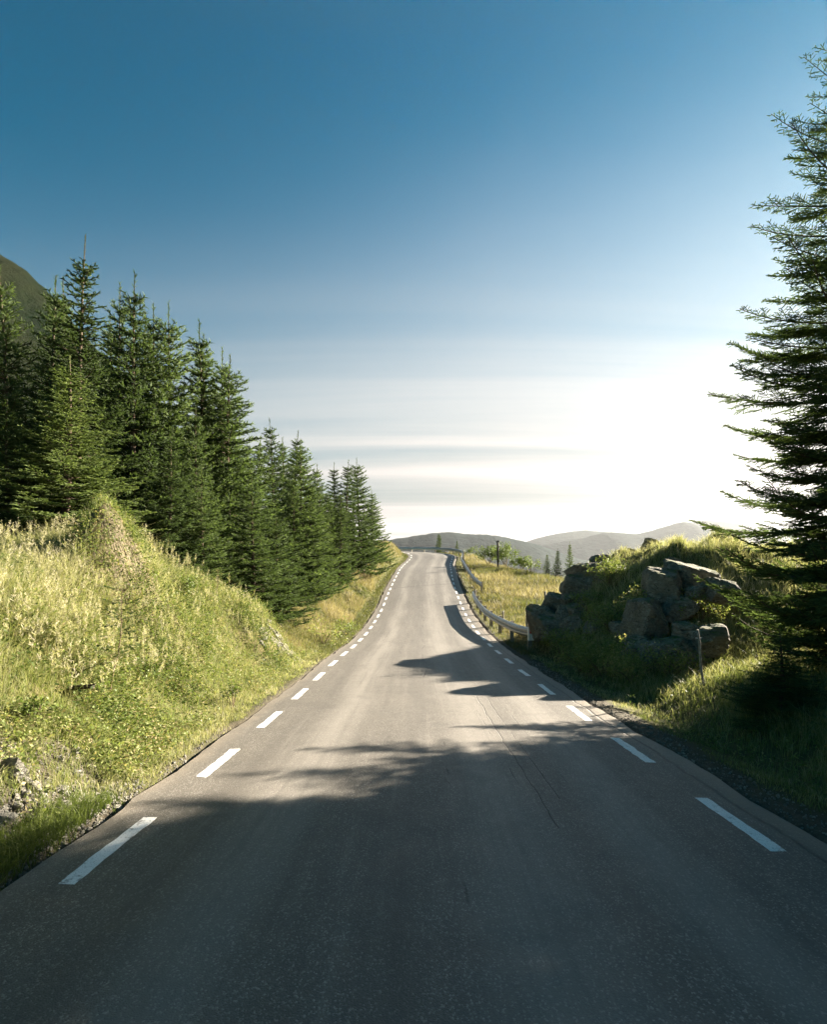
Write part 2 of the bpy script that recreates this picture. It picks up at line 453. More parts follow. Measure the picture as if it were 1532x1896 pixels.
def terrain(x, y):
    shp = np.shape(x)
    x = np.asarray(x, float).ravel(); y = np.asarray(y, float).ravel()
    s, t = road_st(x, y)
    zr = np.interp(s, S, cl[:, 2]) - 0.03
    u = np.where(t < 0, -t - LW, t - RW)
    # left
    uc = np.interp(s, _ls, _lu); hc = np.interp(s, _ls, _lh); v = np.interp(s, _ls, _lv)
    f = np.clip((u - v) / (uc - v), 0, 1); f = 0.65 * f + 0.35 * f * f * (3 - 2 * f)
    g = np.interp(s, [-30, 10, 16, 30, 50, 60, 80], [0.10, 0.12, 0.16, 0.22, 0.25, 0.10, 0.0])
    hl = hc * f + g * np.clip(u - uc, 0, 40) - 0.05 * np.clip(u / 0.4, 0, 1) * (u < v)
    n = fbm(x * 1.1, y * 1.1, 3, 4)
    n2 = fbm(x * 4.0, y * 4.0, 9, 3)
    rough = sstep(0.25, 1.2, u)
    hl = hl + rough * (0.30 * n + 0.10 * n2)
    # hummock with the grassy peak, and the hollow in front of it
    mr = np.sqrt(((x + 5.15) / 0.62) ** 2 + ((y - 9.1) / 0.72) ** 2) * (1 + 0.35 * n2)
    hl = hl + 0.76 * np.exp(-mr ** 2.1) + 0.06 * np.sin(mr * 9.0 + 3 * n2) * np.exp(-mr ** 2) + 0.30 * np.exp(-(((x + 5.0) / 1.3) ** 2 + ((y - 9.6) / 1.3) ** 2))
    hl = hl - 0.35 * np.exp(-(((x + 5.9) / 0.8) ** 2 + ((y - 8.1) / 0.6) ** 2))
    # right
    crest = np.interp(s, [-30, 20, 30, 40, 45, 50, 56, 60, 66, 120], [60, 30, 17, 10.0, 6.8, 4.2, 2.3, 1.7, 1.7, 1.7])
    hr = -0.05 * np.clip(u, 0, 1.0) - 0.015 * np.clip(u, 0, 30) + 0.06 * n * rough + 0.025 * n2 * rough
    hr = hr - 0.10 * np.exp(-((u - 1.0) / 0.4) ** 2) * sstep(2, 6, s)
    drop = np.clip(u - crest, 0, 400)
    hr = hr - np.minimum(0.55 * drop * drop / (drop + 2.0), 70)
    mx_ = np.interp(x, [3.7, 4.3, 5.2, 6.0, 7.9, 9.2, 12, 18, 26], [0, 0.7, 1.75, 2.6, 3.25, 3.4, 3.2, 2.6, 0])
    my_ = sstep(9.3, 17.3, y) ** 0.8 * (1 - sstep(18.3, 23, y))
    mx0 = np.interp(x, [4.2, 6.0, 9.0, 14, 26], [0, 0.35, 0.8, 1.4, 2.0]) * sstep(2, 9, y) * (1 - sstep(17, 25, y))
    hr = hr + np.maximum(mx_ * my_ * (1 + 0.18 * n), mx0) + 0.12 * n2 * my_ * (mx_ > 0.2)
    h = np.where(t < 0, hl, hr)
    h = np.where(u < 0.02, -0.16, h)
    h = np.where((u >= 0.02) & (u < 0.12), h - 0.012, h)
    # outer side of the bend and everything past it falls to the valley
    z = zr + h
    far = np.hypot(x, y - 30)
    z = z - np.clip(sstep(90, 420, far) * 70, 0, 70) * (t > 0)
    zl = sstep(60, 400, far) * 30
    z = np.where(t < 0, z + np.minimum(zl, 30) * (y < 62) - 80 * sstep(82, 300, y) * (y > 62), z)
    return z.reshape(shp)


def grow(a, n, r):
    out = []; st = a
    v = 0
    for i in range(n): v += st; st *= r; out.append(v)
    return np.array(out)


gx = np.concatenate([-12 - grow(0.25, 40, 1.2)[::-1], np.arange(-12, 13.01, 0.13), 13 + grow(0.25, 40, 1.2)])
gy = np.concatenate([-8 - grow(0.4, 34, 1.22)[::-1], np.arange(-8, 2, 0.4), np.arange(2, 21, 0.13), np.arange(21, 40, 0.3), np.arange(40, 84, 0.5), 84 + grow(0.6, 38, 1.22)])
GX, GY = np.meshgrid(gx, gy)
GZ = terrain(GX, GY)
nxg, nyg = len(gx), len(gy)
idx = np.arange(nxg * nyg).reshape(nyg, nxg)
quads = np.stack([idx[:-1, :-1], idx[:-1, 1:], idx[1:, 1:], idx[1:, :-1]], -1).reshape(-1, 4)
gs, gt = road_st(GX, GY)


def soil_attr(x, y, s, t):
    """1 = bare stony soil, 0 = turf"""
    n = fbm(np.asarray(x) * 2.3, np.asarray(y) * 2.3, 21, 4)
    u = np.where(t < 0, -t - LW, t - RW)
    a = np.where(t > 0, 1 - sstep(0.26, 0.52, u + 0.22 * n), 1 - sstep(0.08, 0.24, u + 0.12 * n))
    # eroded scree at the foot of the near left bank
    sc = np.exp(-(((s - 4.2) / 1.15) ** 2 + ((u - 0.75) / 0.75) ** 2)) * (t < 0)
    a = np.maximum(a, sstep(0.36, 0.62, sc + 0.30 * n * (sc > 0.05)))
    return np.clip(a, 0, 1)


SOIL = soil_attr(GX.ravel(), GY.ravel(), gs, gt)
THATCH = np.exp(-(((GX + 5.05) / 0.85) ** 2 + ((GY - 8.9) / 0.90) ** 2)).ravel()

m, nt = new_mat('turf_and_soil'); t = NT(nt)
ge = t.n('ShaderNodeNewGeometry'); pos = ge.outputs['Position']
soil = t.attr('soil').outputs['Fac']
n1 = t.noise(1.3, 6, 0.6, pos); n2 = t.noise(9, 6, 0.7, pos); n3 = t.noise(60, 4, 0.7, pos)
turf = t.ramp(n1, [(0.3, (0.045, 0.055, 0.016)), (0.5, (0.085, 0.085, 0.028)), (0.7, (0.15, 0.12, 0.05))])
turf = t.mix(t.rng(n2, 0.4, 0.65, 0, 0.6), turf, (0.045, 0.038, 0.02))
dirt = t.ramp(n2, [(0.3, (0.040, 0.033, 0.022)), (0.55, (0.075, 0.062, 0.043)), (0.75, (0.125, 0.108, 0.080))])
dirt = t.mix(t.rng(n3, 0.5, 0.7, 0, 0.6), dirt, (0.155, 0.138, 0.110))
col = t.mix(soil, turf, dirt)
th = t.rng(t.attr('thatch').outputs['Fac'], 0.25, 0.6)
thc = t.ramp(n2, [(0.32, (0.055, 0.040, 0.024)), (0.5, (0.16, 0.13, 0.075)), (0.68, (0.32, 0.27, 0.165))])
col = t.mix(th, col, thc)
hh = t.m('ADD', t.m('MULTIPLY', n3, 0.6), n2)
t.out(t.principled(col, 0.95, 0.15, t.bump(hh, 0.8, 0.03)))
M['ground'] = m
g = obj('ground', mesh_np('ground', np.stack([GX.ravel(), GY.ravel(), GZ.ravel()], 1), quads, M['ground'], {'soil': SOIL, 'thatch': THATCH}, smooth=True))
tag(g, 'grassy hillside ground sloping along both sides of the road', 'ground', kind='structure')

# ------------------------------------------------------------------ road surface
m, nt = new_mat('worn_asphalt'); t = NT(nt)
ge = t.n('ShaderNodeNewGeometry'); pos = ge.outputs['Position']
st = t.attr('st'); sp = t.n('ShaderNodeSeparateXYZ'); t.l(st.outputs['Vector'], sp.inputs[0])
s_, t_ = sp.outputs[0], sp.outputs[1]
big = t.noise(0.55, 5, 0.6, pos); mid = t.noise(5, 6, 0.65, pos); fine = t.noise(150, 3, 0.7, pos)
vor = t.n('ShaderNodeTexVoronoi'); vor.inputs['Scale'].default_value = 110; t.l(pos, vor.inputs['Vector'])
agg = t.rng(vor.outputs['Distance'], 0.1, 0.55)
vc = t.n('ShaderNodeSeparateColor'); t.l(vor.outputs['Color'], vc.inputs[0])
col = t.ramp(big, [(0.3, (0.102, 0.089, 0.074)), (0.5, (0.128, 0.112, 0.092)), (0.7, (0.155, 0.135, 0.112))])
col = t.mix(t.rng(mid, 0.3, 0.7, 0.0, 0.35), col, (0.12, 0.107, 0.092))
# stones in the binder: some pale, some dark
col = t.mix(t.rng(vc.outputs[0], 0.0, 1.0, -0.1, 0.55), col, (0.075, 0.068, 0.060))
col = t.mix(t.rng(vc.outputs[1], 0.78, 1.0, 0.0, 0.75), col, (0.40, 0.37, 0.33))
col = t.mix(t.rng(fine, 0.35, 0.7, 0.35, 0.0), col, (0.06, 0.055, 0.05))
# wheel tracks: polished paler bands, darker binder between them
wob = t.m('MULTIPLY', t.m('SUBTRACT', t.noise(0.25, 3, 0.5, pos), 0.5), 0.7)
tw = t.m('ADD', t_, wob)
def band(c, w): return t.rng(t.m('ABSOLUTE', t.m('SUBTRACT', tw, c)), 0.0, w, 1.0, 0.0, True)
tracks = t.m('MAXIMUM', t.m('MAXIMUM', band(-1.25, 0.5), band(0.55, 0.55)), band(1.55, 0.4))
col = t.mix(t.m('MULTIPLY', tracks, 0.40), col, (0.27, 0.245, 0.215))
dark = t.m('MAXIMUM', band(-1.75, 0.35), band(-0.2, 0.28))
col = t.mix(t.m('MULTIPLY', dark, t.rng(big, 0.35, 0.6, 0.12, 0.5)), col, (0.085, 0.076, 0.066))
sv_ = t.n('ShaderNodeCombineXYZ'); t.l(t.m('MULTIPLY', s_, 0.22), sv_.inputs[0]); t.l(t.m('MULTIPLY', t_, 7.0), sv_.inputs[1])
lon = t.noise(1.0, 6, 0.7, sv_.outputs[0])
col = t.mix(t.rng(lon, 0.32, 0.5, 0.42, 0.0), col, (0.07, 0.062, 0.054))
col = t.mix(t.rng(lon, 0.55, 0.72, 0.0, 0.30), col, (0.27, 0.245, 0.215))
blot = t.noise(1.7, 5, 0.6, pos)
col = t.mix(t.rng(blot, 0.58, 0.68, 0.0, 0.28), col, (0.06, 0.054, 0.048))
# cracks: thin wandering dark lines
cst = t.n('ShaderNodeCombineXYZ'); t.l(s_, cst.inputs[0])
def crack(c, w, amp, frq, lo, hi, dens, seed):
    cv = t.n('ShaderNodeCombineXYZ'); t.l(s_, cv.inputs[0]); cv.inputs[1].default_value = seed
    off = t.m('MULTIPLY', t.m('SUBTRACT', t.noise(frq, 5, 0.65, cv.outputs[0]), 0.5), amp)
    dist = t.m('ABSOLUTE', t.m('SUBTRACT', t.m('ADD', t_, off), c))
    line = t.rng(dist, w * 0.4, w, 1.0, 0.0)
    inn = t.m('MULTIPLY', t.m('GREATER_THAN', s_, lo), t.m('LESS_THAN', s_, hi))
    cv2 = t.n('ShaderNodeCombineXYZ'); t.l(s_, cv2.inputs[0]); cv2.inputs[1].default_value = seed + 31
    gate = t.rng(t.noise(0.9, 4, 0.6, cv2.outputs[0]), 0.5 - dens, 0.58 - dens, 0.0, 1.0)
    return t.m('MULTIPLY', t.m('MULTIPLY', line, inn), gate)
cracks = crack(2.47, 0.022, 0.14, 2.2, 1, 24, 0.3, 3.0)
for a in ((0.12, 0.012, 0.34, 1.3, 2, 56, -0.06, 7.0), (0.86, 0.008, 0.10, 1.6, 4, 9.5, 0.12, 12.0), (1.02, 0.007, 0.08, 0.8, 4.6, 11, 0.05, 15.0), (0.74, 0.006, 0.06, 0.9, 4.2, 10, -0.02, 19.0), (1.2, 0.006, 0.06, 0.9, 5, 10, -0.02, 23.0), (0.0, 0.020, 0.6, 0.9, 10, 60, 0.0, 29.0)):
    cracks = t.m('MAXIMUM', cracks, crack(*a))
# transverse tar joint
tj = t.rng(t.m('ABSOLUTE', t.m('SUBTRACT', t.m('ADD', s_, t.m('MULTIPLY', t_, -0.5)), 39.0)), 0.06, 0.12, 0.7, 0.0)
cracks = t.m('MAXIMUM', cracks, tj)
col = t.mix(t.m('MULTIPLY', cracks, 0.75), col, (0.022, 0.02, 0.019))
# dusty edges
ed = t.rng(t.m('ADD', t.m('ABSOLUTE', t_), t.m('MULTIPLY', t.m('SUBTRACT', mid, 0.5), 0.5)), 2.38, 2.66, 0.0, 0.75)
col = t.mix(ed, col, (0.21, 0.175, 0.135))
hgt = t.m('ADD', t.m('MULTIPLY', agg, -0.7), t.m('ADD', t.m('MULTIPLY', fine, 0.5), t.m('MULTIPLY', cracks, -3.0)))
t.out(t.principled(col, t.rng(mid, 0.2, 0.8, 0.52, 0.72), 0.38, t.bump(hgt, 0.55, 0.006)))
M['asphalt'] = m

ss = np.concatenate([np.arange(-30, 0, 1.0), np.arange(0, 20, 0.125), np.arange(20, S[-1] - 0.5, 0.4)])
lat = np.array([-LW - 0.02, -LW, -LW + 0.001, -2.36, -2.25, -2.14, -1.6, -0.8, 0, 0.8, 1.6, 2.14, 2.25, 2.36, RW - 0.001, RW, RW + 0.03])
SSg, LTg = np.meshgrid(ss, lat, indexing='ij')
edge_n = 0.07 * fbm(SSg * 1.7, np.sign(LTg) * 5.0, 33, 4)
LTj = LTg + np.where(np.abs(LTg) > 2.5, edge_n, 0)
VR = road_pt(SSg.ravel(), LTj.ravel()).reshape(len(ss), len(lat), 3)
# gentle unevenness, and the skirt of the asphalt edge
VR[..., 2] += 0.012 * fbm(VR[..., 0] * 0.8, VR[..., 1] * 0.8, 41, 3)
VR[:, 0, 2] -= 0.2; VR[:, -1, 2] -= 0.2
idx = np.arange(len(ss) * len(lat)).reshape(len(ss), len(lat))
qd = np.stack([idx[:-1, :-1], idx[:-1, 1:], idx[1:, 1:], idx[1:, :-1]], -1)
quads = np.delete(qd, [1, len(lat) - 3], axis=1).reshape(-1, 4)
stv = np.stack([SSg.ravel(), LTg.ravel(), np.zeros(SSg.size)], 1)
road = obj('road', mesh_np('road', VR.reshape(-1, 3), quads, M['asphalt'], {'st': stv}, smooth=True))
tag(road, 'worn grey asphalt country road dipping and climbing to a left bend', 'road', kind='structure')

# painted edge dashes: one metre of paint, one metre of gap
m, nt = new_mat('road_paint'); t = NT(nt)
ge = t.n('ShaderNodeNewGeometry'); pos = ge.outputs['Position']
n1 = t.noise(28, 5, 0.7, pos); n2 = t.noise(120, 3, 0.7, pos)
col = t.mix(t.rng(n1, 0.3, 0.75, 0.0, 0.30), (0.80, 0.79, 0.77), (0.50, 0.48, 0.45))
col = t.mix(t.rng(n2, 0.56, 0.66, 0.0, 0.8), col, (0.13, 0.12, 0.105))
n3 = t.noise(9, 6, 0.75, pos)
col = t.mix(t.rng(n3, 0.555, 0.63, 0.0, 0.75), col, (0.16, 0.145, 0.125))
t.out(t.principled(col, 0.6, 0.35, t.bump(n2, 0.4, 0.004)))
M['paint'] = m
def dash(s0, side, w=0.105):
    K = 17
    sv = np.linspace(s0, s0 + 1.0, K); tv = np.array([-w / 2, w / 2]) + side
    A, B = np.meshgrid(sv, tv, indexing='ij')
    jit = 0.012 * fbm(A * 14, B * 40, 51, 3)
    A = A.copy(); A[0] += 0.02 * fbm(B[0] * 30, B[0] + s0, 57, 2); A[-1] += 0.02 * fbm(B[0] * 30, B[0] - s0, 58, 2)
    V = road_pt(A.ravel(), (B + jit).ravel())
    V[:, 2] += 0.012 * fbm(V[:, 0] * 0.8, V[:, 1] * 0.8, 41, 3) + 0.0025
    ii = np.arange(2 * K).reshape(K, 2)
    top = np.stack([ii[:-1, 0], ii[:-1, 1], ii[1:, 1], ii[1:, 0]], -1)
    V2 = V.copy(); V2[:, 2] -= 0.004
    o2 = 2 * K; sides = []
    for c in (0, 1):
        a = ii[:-1, c]; b = ii[1:, c]
        sides.append(np.stack([a, b, b + o2, a + o2] if c == 0 else [b, a, a + o2, b + o2], -1))
    sides.append(np.array([[0, o2, o2 + 1, 1], [o2 - 1, 2 * o2 - 1, 2 * o2 - 2, o2 - 2]]))
    return obj('edge_marking', mesh_np('edge_marking', np.vstack([V, V2]), [top] + sides, M['paint']), road)
for k in range(-2, 38):
    dash(3.2 + 2 * k, -2.25)
    dash(3.75 - 0.08 + 2 * k, 2.25)

# ------------------------------------------------------------------ hills and mountains
def mat_hill(name, a, b, sc):
    m, nt = new_mat(name); t = NT(nt)
    ge = t.n('ShaderNodeNewGeometry'); pos = ge.outputs['Position']
    n = t.noise(sc, 6, 0.65, pos); n2 = t.noise(sc * 12, 4, 0.7, pos)
    col = t.mix(t.rng(n, 0.35, 0.65), a, b)
    col = t.mix(t.rng(n2, 0.4, 0.7, 0, 0.35), col, tuple(x * 0.5 for x in a))
    t.out(t.principled(col, 1.0, 0.0, t.bump(n2, 0.5, 1.0 / sc * 0.05)))
    return m


def ridge(name, sil, d, depth, mat, seed, amp, nx=220, ny=26, zbase=-90, skew=0.0):
    """ridge whose skyline passes the listed photo points, with real depth in front of and behind it"""
    sil = np.array(sil, float); q = P(sil[:, 0], 0, d)[0] if False else (sil[:, 0] - 766) / F * d
    zt = CZ - (sil[:, 1] - HZ) / F * d
    xs = np.linspace(q[0], q[-1], nx); top = np.interp(xs, q, zt)
    k = np.ones(7) / 7; top = np.convolve(np.pad(top, 3, 'edge'), k, 'valid')
    v = np.linspace(-1, 1, ny)
    X, Vv = np.meshgrid(xs, v)
    prof = np.clip(1 - np.abs(Vv) ** 1.25, 0, 1)
    Y = d + Vv * depth + skew * (X - xs.mean())
    Z = zbase + (top[None, :] - zbase) * prof
    Z = Z + amp * fbm(X / depth * 3.2, Y / depth * 3.2, seed, 5) * (0.25 + np.abs(Vv))
    Z = Z + (0.10 if d > 500 else 0.28) * amp * fbm(X / depth * 40, Y / depth * 40, seed + 9, 3)
    ii = np.arange(X.size).reshape(X.shape)
    qd = np.stack([ii[:-1, :-1], ii[:-1, 1:], ii[1:, 1:], ii[1:, :-1]], -1).reshape(-1, 4)
    return obj(name, mesh_np(name, np.stack([X.ravel(), Y.ravel(), Z.ravel()], 1), qd, mat, smooth=True))


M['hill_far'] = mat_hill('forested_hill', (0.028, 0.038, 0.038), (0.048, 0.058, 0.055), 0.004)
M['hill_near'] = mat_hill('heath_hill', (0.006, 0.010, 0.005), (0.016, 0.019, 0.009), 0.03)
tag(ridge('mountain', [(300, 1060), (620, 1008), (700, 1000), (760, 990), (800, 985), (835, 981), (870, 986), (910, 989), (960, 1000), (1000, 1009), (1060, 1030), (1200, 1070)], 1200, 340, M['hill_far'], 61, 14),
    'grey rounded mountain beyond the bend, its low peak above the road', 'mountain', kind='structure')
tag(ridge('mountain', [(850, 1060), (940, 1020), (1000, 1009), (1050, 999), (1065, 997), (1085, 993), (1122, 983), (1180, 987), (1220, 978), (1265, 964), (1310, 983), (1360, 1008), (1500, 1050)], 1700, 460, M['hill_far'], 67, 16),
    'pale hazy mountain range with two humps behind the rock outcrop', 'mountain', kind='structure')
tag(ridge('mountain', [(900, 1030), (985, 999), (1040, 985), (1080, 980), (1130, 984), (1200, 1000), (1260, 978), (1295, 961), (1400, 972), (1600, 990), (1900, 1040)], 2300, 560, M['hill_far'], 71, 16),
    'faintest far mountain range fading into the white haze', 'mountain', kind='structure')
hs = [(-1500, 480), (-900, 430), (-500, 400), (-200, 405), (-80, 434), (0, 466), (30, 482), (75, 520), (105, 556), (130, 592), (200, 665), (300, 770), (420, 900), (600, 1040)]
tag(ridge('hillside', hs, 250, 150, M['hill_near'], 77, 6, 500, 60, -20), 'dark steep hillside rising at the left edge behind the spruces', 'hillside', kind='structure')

# ------------------------------------------------------------------ spruces
def unit(v): return v / (np.linalg.norm(v, axis=-1, keepdims=True) + 1e-9)


def spruce_meshes(name, seed, H, R, whorl=0.40, sec=0.11, ter=0.07, nlen=0.024, nwid=0.008, npm=60, rib=0.012, bare=0.0, leader=0.06, power=0.85, inter=3, dens=1.0, open_top=False):
    """trunk+limbs mesh and crown mesh of a spruce standing at the origin"""
    r = np.random.default_rng(seed)
    tb = MB()
    zt = np.linspace(0, H, 14)
    r0 = 0.011 * H + 0.02
    bend = np.stack([0.012 * H * np.sin(zt / H * 3 + seed), 0.012 * H * np.cos(zt / H * 2.3 + seed * 2) - 0.012 * H * math.cos(seed * 2), zt], 1)
    bend[:, :2] -= bend[0, :2]
    tb.tube(np.vstack([bend[0] - [0, 0, 0.25], bend]), np.concatenate([[r0 * 1.25], r0 * (1 - zt / H) ** 1.15 + 0.004]), 8)
    A, B, W = [], [], []                # needle segments: start, end, radius weight
    z = max(0.04 * H, bare)
    lv = []
    while z < H * (1 - leader):
        f = z / H
        n = r.integers(5, 8)
        a0 = r.uniform(0, 6.28)
        for k in range(n): lv.append((z + r.normal(0, 0.03), a0 + k * 2 * math.pi / n + r.normal(0, 0.16), 1.0))
        for k in range(int(inter * (1 - f) ** (1.8 if open_top else 1.0) + 0.5)): lv.append((z + r.uniform(0.1, 0.9) * whorl, r.uniform(0, 6.28), r.uniform(0.45, 0.85)))
        z += whorl * ((0.75 + 0.45 * f) if open_top else (0.62 + 0.5 * (1 - f))) * r.uniform(0.85, 1.15)
    lv.append((H * (1 - leader) + 0.02, 0, 0.0))
    for zb, az, lf in lv:
        f = min(max(zb / H, 0), 1)
        low = min(1.0, 0.62 + f * 3.5)
        L = (R * (1 - f) ** power * low * (r.uniform(0.58, 1.22) if open_top else r.uniform(0.70, 1.18)) + 0.10) * lf
        if lf == 0: continue
        base = np.array([np.interp(zb, zt, bend[:, 0]), np.interp(zb, zt, bend[:, 1]), zb])
        a = np.interp(f, [0, 0.25, 0.6, 0.85, 1], [-0.22, -0.05, 0.22, 0.6, 0.95]) + r.normal(0, 0.07)
        b = np.interp(f, [0, 0.4, 1], [0.26, 0.12, 0.0]) + r.normal(0, 0.06)
        dh = np.array([math.cos(az), math.sin(az), 0])
        m_ = 7
        tt = np.linspace(0, 1, m_)
        wig = np.array([-dh[1], dh[0], 0]) * r.normal(0, 0.05) * L
        axis = base + dh * (L * tt)[:, None] + np.array([0, 0, 1.0]) * (L * (a * tt - 0.30 * (1 - f) * tt * (1 - tt) + b * tt ** 3))[:, None] + wig * (tt * tt)[:, None]
        tb.tube(axis, 0.016 * (L / 1.5 + 0.25) * (1 - 0.8 * tt) + 0.002, 4, False)
        # needles on the limb itself
        for i in range(1 if L < 0.5 else 2, m_ - 1): A.append(axis[i]); B.append(axis[i + 1]); W.append(1.0)
        nsec = max(3, int(L / sec * dens))
        tq = np.linspace(0.14 if L > 0.6 else 0.05, 0.97, nsec) + r.normal(0, 0.012, nsec)
        for side in (-1, 1):
            tqs = np.clip(tq + side * 0.4 / max(nsec, 1) * 0.5, 0.03, 0.985)
            pos = np.stack([np.interp(tqs, tt, axis[:, c]) for c in range(3)], 1)
            fw = unit(np.stack([np.interp(np.minimum(tqs + 0.05, 1), tt, axis[:, c]) - np.interp(np.maximum(tqs - 0.05, 0), tt, axis[:, c]) for c in range(3)], 1))
            sd = unit(np.cross(fw, [0, 0, 1.0])) * side
            ang = r.normal(0.95, 0.14, nsec)[:, None]
            d = fw * np.cos(ang) + sd * np.sin(ang)
            d[:, 2] += r.normal(-0.04, 0.16, nsec); d = unit(d)
            ln = (0.40 * L * (1 - tqs) ** 0.8 * np.minimum(1, tqs / 0.22 + 0.25) + 0.055) * r.uniform(0.65, 1.2, nsec)
            ln = np.minimum(ln, 0.62)
            mid = pos + d * (ln * 0.5)[:, None]
            end = mid + unit(d + np.array([0, 0, 0.14]) + fw * 0.25) * (ln * 0.5)[:, None]
            A += [pos, mid]; B += [mid, end]; W += [np.full(nsec, 0.95), np.full(nsec, 0.9)]
            if ter:
                for j in range(nsec):
                    nt3 = int(ln[j] / ter)
                    if nt3 < 1: continue
                    q = (np.arange(nt3) + 0.6) / (nt3 + 0.3)
                    pp = np.where(q[:, None] < 0.5, pos[j] + (mid[j] - pos[j]) * (q * 2)[:, None], mid[j] + (end[j] - mid[j]) * (q * 2 - 1)[:, None])
                    s2 = unit(np.cross(d[j], [0, 0, 1.0]))
                    sg = np.where(np.arange(nt3) % 2 == 0, 1, -1)[:, None]
                    for flip in (1, -1):
                        d3 = d[j] * 0.72 + s2 * sg * flip * 0.7 + np.stack([r.normal(0, .1, nt3), r.normal(0, .1, nt3), r.normal(0.0, .22, nt3)], 1)
                        l3 = (0.42 * ln[j] * (1 - q) + 0.045) * r.uniform(0.7, 1.25, nt3)
                        A.append(pp); B.append(pp + unit(d3) * np.minimum(l3, 0.2)[:, None]); W.append(np.full(nt3, 0.8))
    # leader
    top = bend[-1]; l0 = H * (1 - leader)
    for i in range(4):
        z0 = l0 + (H - l0) * i / 4; z1 = l0 + (H - l0) * (i + 1) / 4
        A.append(np.array([np.interp(z0, zt, bend[:, 0]), np.interp(z0, zt, bend[:, 1]), z0])); B.append(np.array([np.interp(z1, zt, bend[:, 0]), np.interp(z1, zt, bend[:, 1]), z1])); W.append(0.8)
    A = np.vstack([np.atleast_2d(x) for x in A]); B = np.vstack([np.atleast_2d(x) for x in B]); W = np.concatenate([np.atleast_1d(x) for x in W])
    V, Tq, va = brush(A, B, W, r, nlen, nwid, npm, rib)
    ax_d = np.hypot(V[:, 0] - np.interp(V[:, 2], zt, bend[:, 0]), V[:, 1] - np.interp(V[:, 2], zt, bend[:, 1]))
    me = mesh_np(name + '_crown', V, Tq, M['needle'], {'v': va})
    tm = mesh_np(name + '_trunk', np.vstack(tb.v), [np.vstack(tb.q)] + ([np.vstack(tb.t)] if tb.t else []), M['bark'], smooth=True)
    return tm, me


def brush(A, B, W, r, nlen, nwid, npm, rib):
    """needled twigs: two crossed ribbons and a brush of needles round every segment"""
    n = len(A); ax = B - A; ln = np.linalg.norm(ax, axis=1); ax = ax / (ln[:, None] + 1e-9)
    ref = np.where(np.abs(ax[:, 2:3]) > 0.9, np.array([[1.0, 0, 0]]), np.array([[0, 0, 1.0]]))
    u = unit(np.cross(ax, ref)); w = np.cross(ax, u)
    tone = np.clip(0.42 + r.normal(0, 0.16, n), 0.02, 1)
    Vs, Ts, vs = [], [], []; off = 0
    for dirv in (u, w):
        h = (rib * W)[:, None] * dirv
        V = np.stack([A - h * 0.6, A + h * 0.6, A + ax * (ln * 0.7)[:, None] + h, A + ax * (ln * 0.7)[:, None] - h, B + ax * 0.004], 1).reshape(-1, 3)
        b = np.arange(n)[:, None] * 5 + off
        Ts += [b + [[0, 1, 2]], b + [[0, 2, 3]], b + [[3, 2, 4]]]
        vs.append(np.repeat(tone, 5) + np.tile([-.08, -.08, 0, 0, .15], n)); Vs.append(V); off += n * 5
    k = np.maximum(2, (ln * npm).astype(int)); tot = k.sum()
    si = np.repeat(np.arange(n), k)
    q = r.uniform(0, 1, tot); th = r.uniform(0, 2 * np.pi, tot)
    rad = np.cos(th)[:, None] * u[si] + np.sin(th)[:, None] * w[si]
    tg = np.cross(ax[si], rad)
    p0 = A[si] + ax[si] * (q * ln[si])[:, None]
    L = nlen * r.uniform(0.7, 1.25, tot)[:, None]
    tip = p0 + (ax[si] * 0.75 + rad * 0.75) * L
    hw = tg * nwid / 2
    V = np.stack([p0 - hw, p0 + hw, tip], 1).reshape(-1, 3)
    b = np.arange(tot)[:, None] * 3 + off
    Ts.append(b + [[0, 1, 2]]); Vs.append(V)
    vs.append(np.repeat(np.clip(tone[si] + r.normal(0, 0.1, tot), 0, 1), 3) + np.tile([-.05, -.05, .18], tot))
    return np.vstack(Vs), np.vstack(Ts), np.clip(np.concatenate(vs), 0, 1)


def plant_tree(name, meshes, loc, rz, sc, label, group=None, lean=(0, 0)):
    e = empty(name, loc, rz); e.scale = sc; e.rotation_euler = (lean[0], lean[1], rz)
    tag(e, label, 'tree', group)
    a = obj('trunk', meshes[0], e); b = obj('crown', meshes[1], e)
    return e


def zg(x, y): return float(terrain(np.array([x]), np.array([y]))[0])


# the big spruce at the right edge of the frame
big_m = spruce_meshes('near_spruce', 11, 11.1, 2.6, whorl=0.46, sec=0.088, ter=0.068, nlen=0.026, nwid=0.0065, npm=34, rib=0.0085, leader=0.05, power=0.68, inter=12, open_top=True)
x, y = 7.25, 9.0
plant_tree('spruce_tree', big_m, (x, y, zg(x, y) - 0.05), 0.6, (1, 1, 1), 'tall dark spruce cut by the right edge, backlit against the white sky')
# the front spruces on the left
front_m = spruce_meshes('front_spruce', 23, 8.0, 1.75, whorl=0.36, sec=0.115, ter=0.085, nlen=0.05, nwid=0.016, npm=44, rib=0.016, leader=0.09, power=1.1, inter=4)
VAR = [(front_m, 8.0, 1.75)]
for sd, H, R, pw in ((31, 8.0, 1.9, 1.05), (37, 8.0, 1.7, 1.2), (43, 8.0, 2.1, 0.95), (47, 8.0, 1.6, 1.1)):
    VAR.append((spruce_meshes('forest_spruce', sd, H, R, whorl=0.36, sec=0.115, ter=0, nlen=0.10, nwid=0.026, npm=52, rib=0.015, leader=0.09, power=pw, inter=5), H, R))

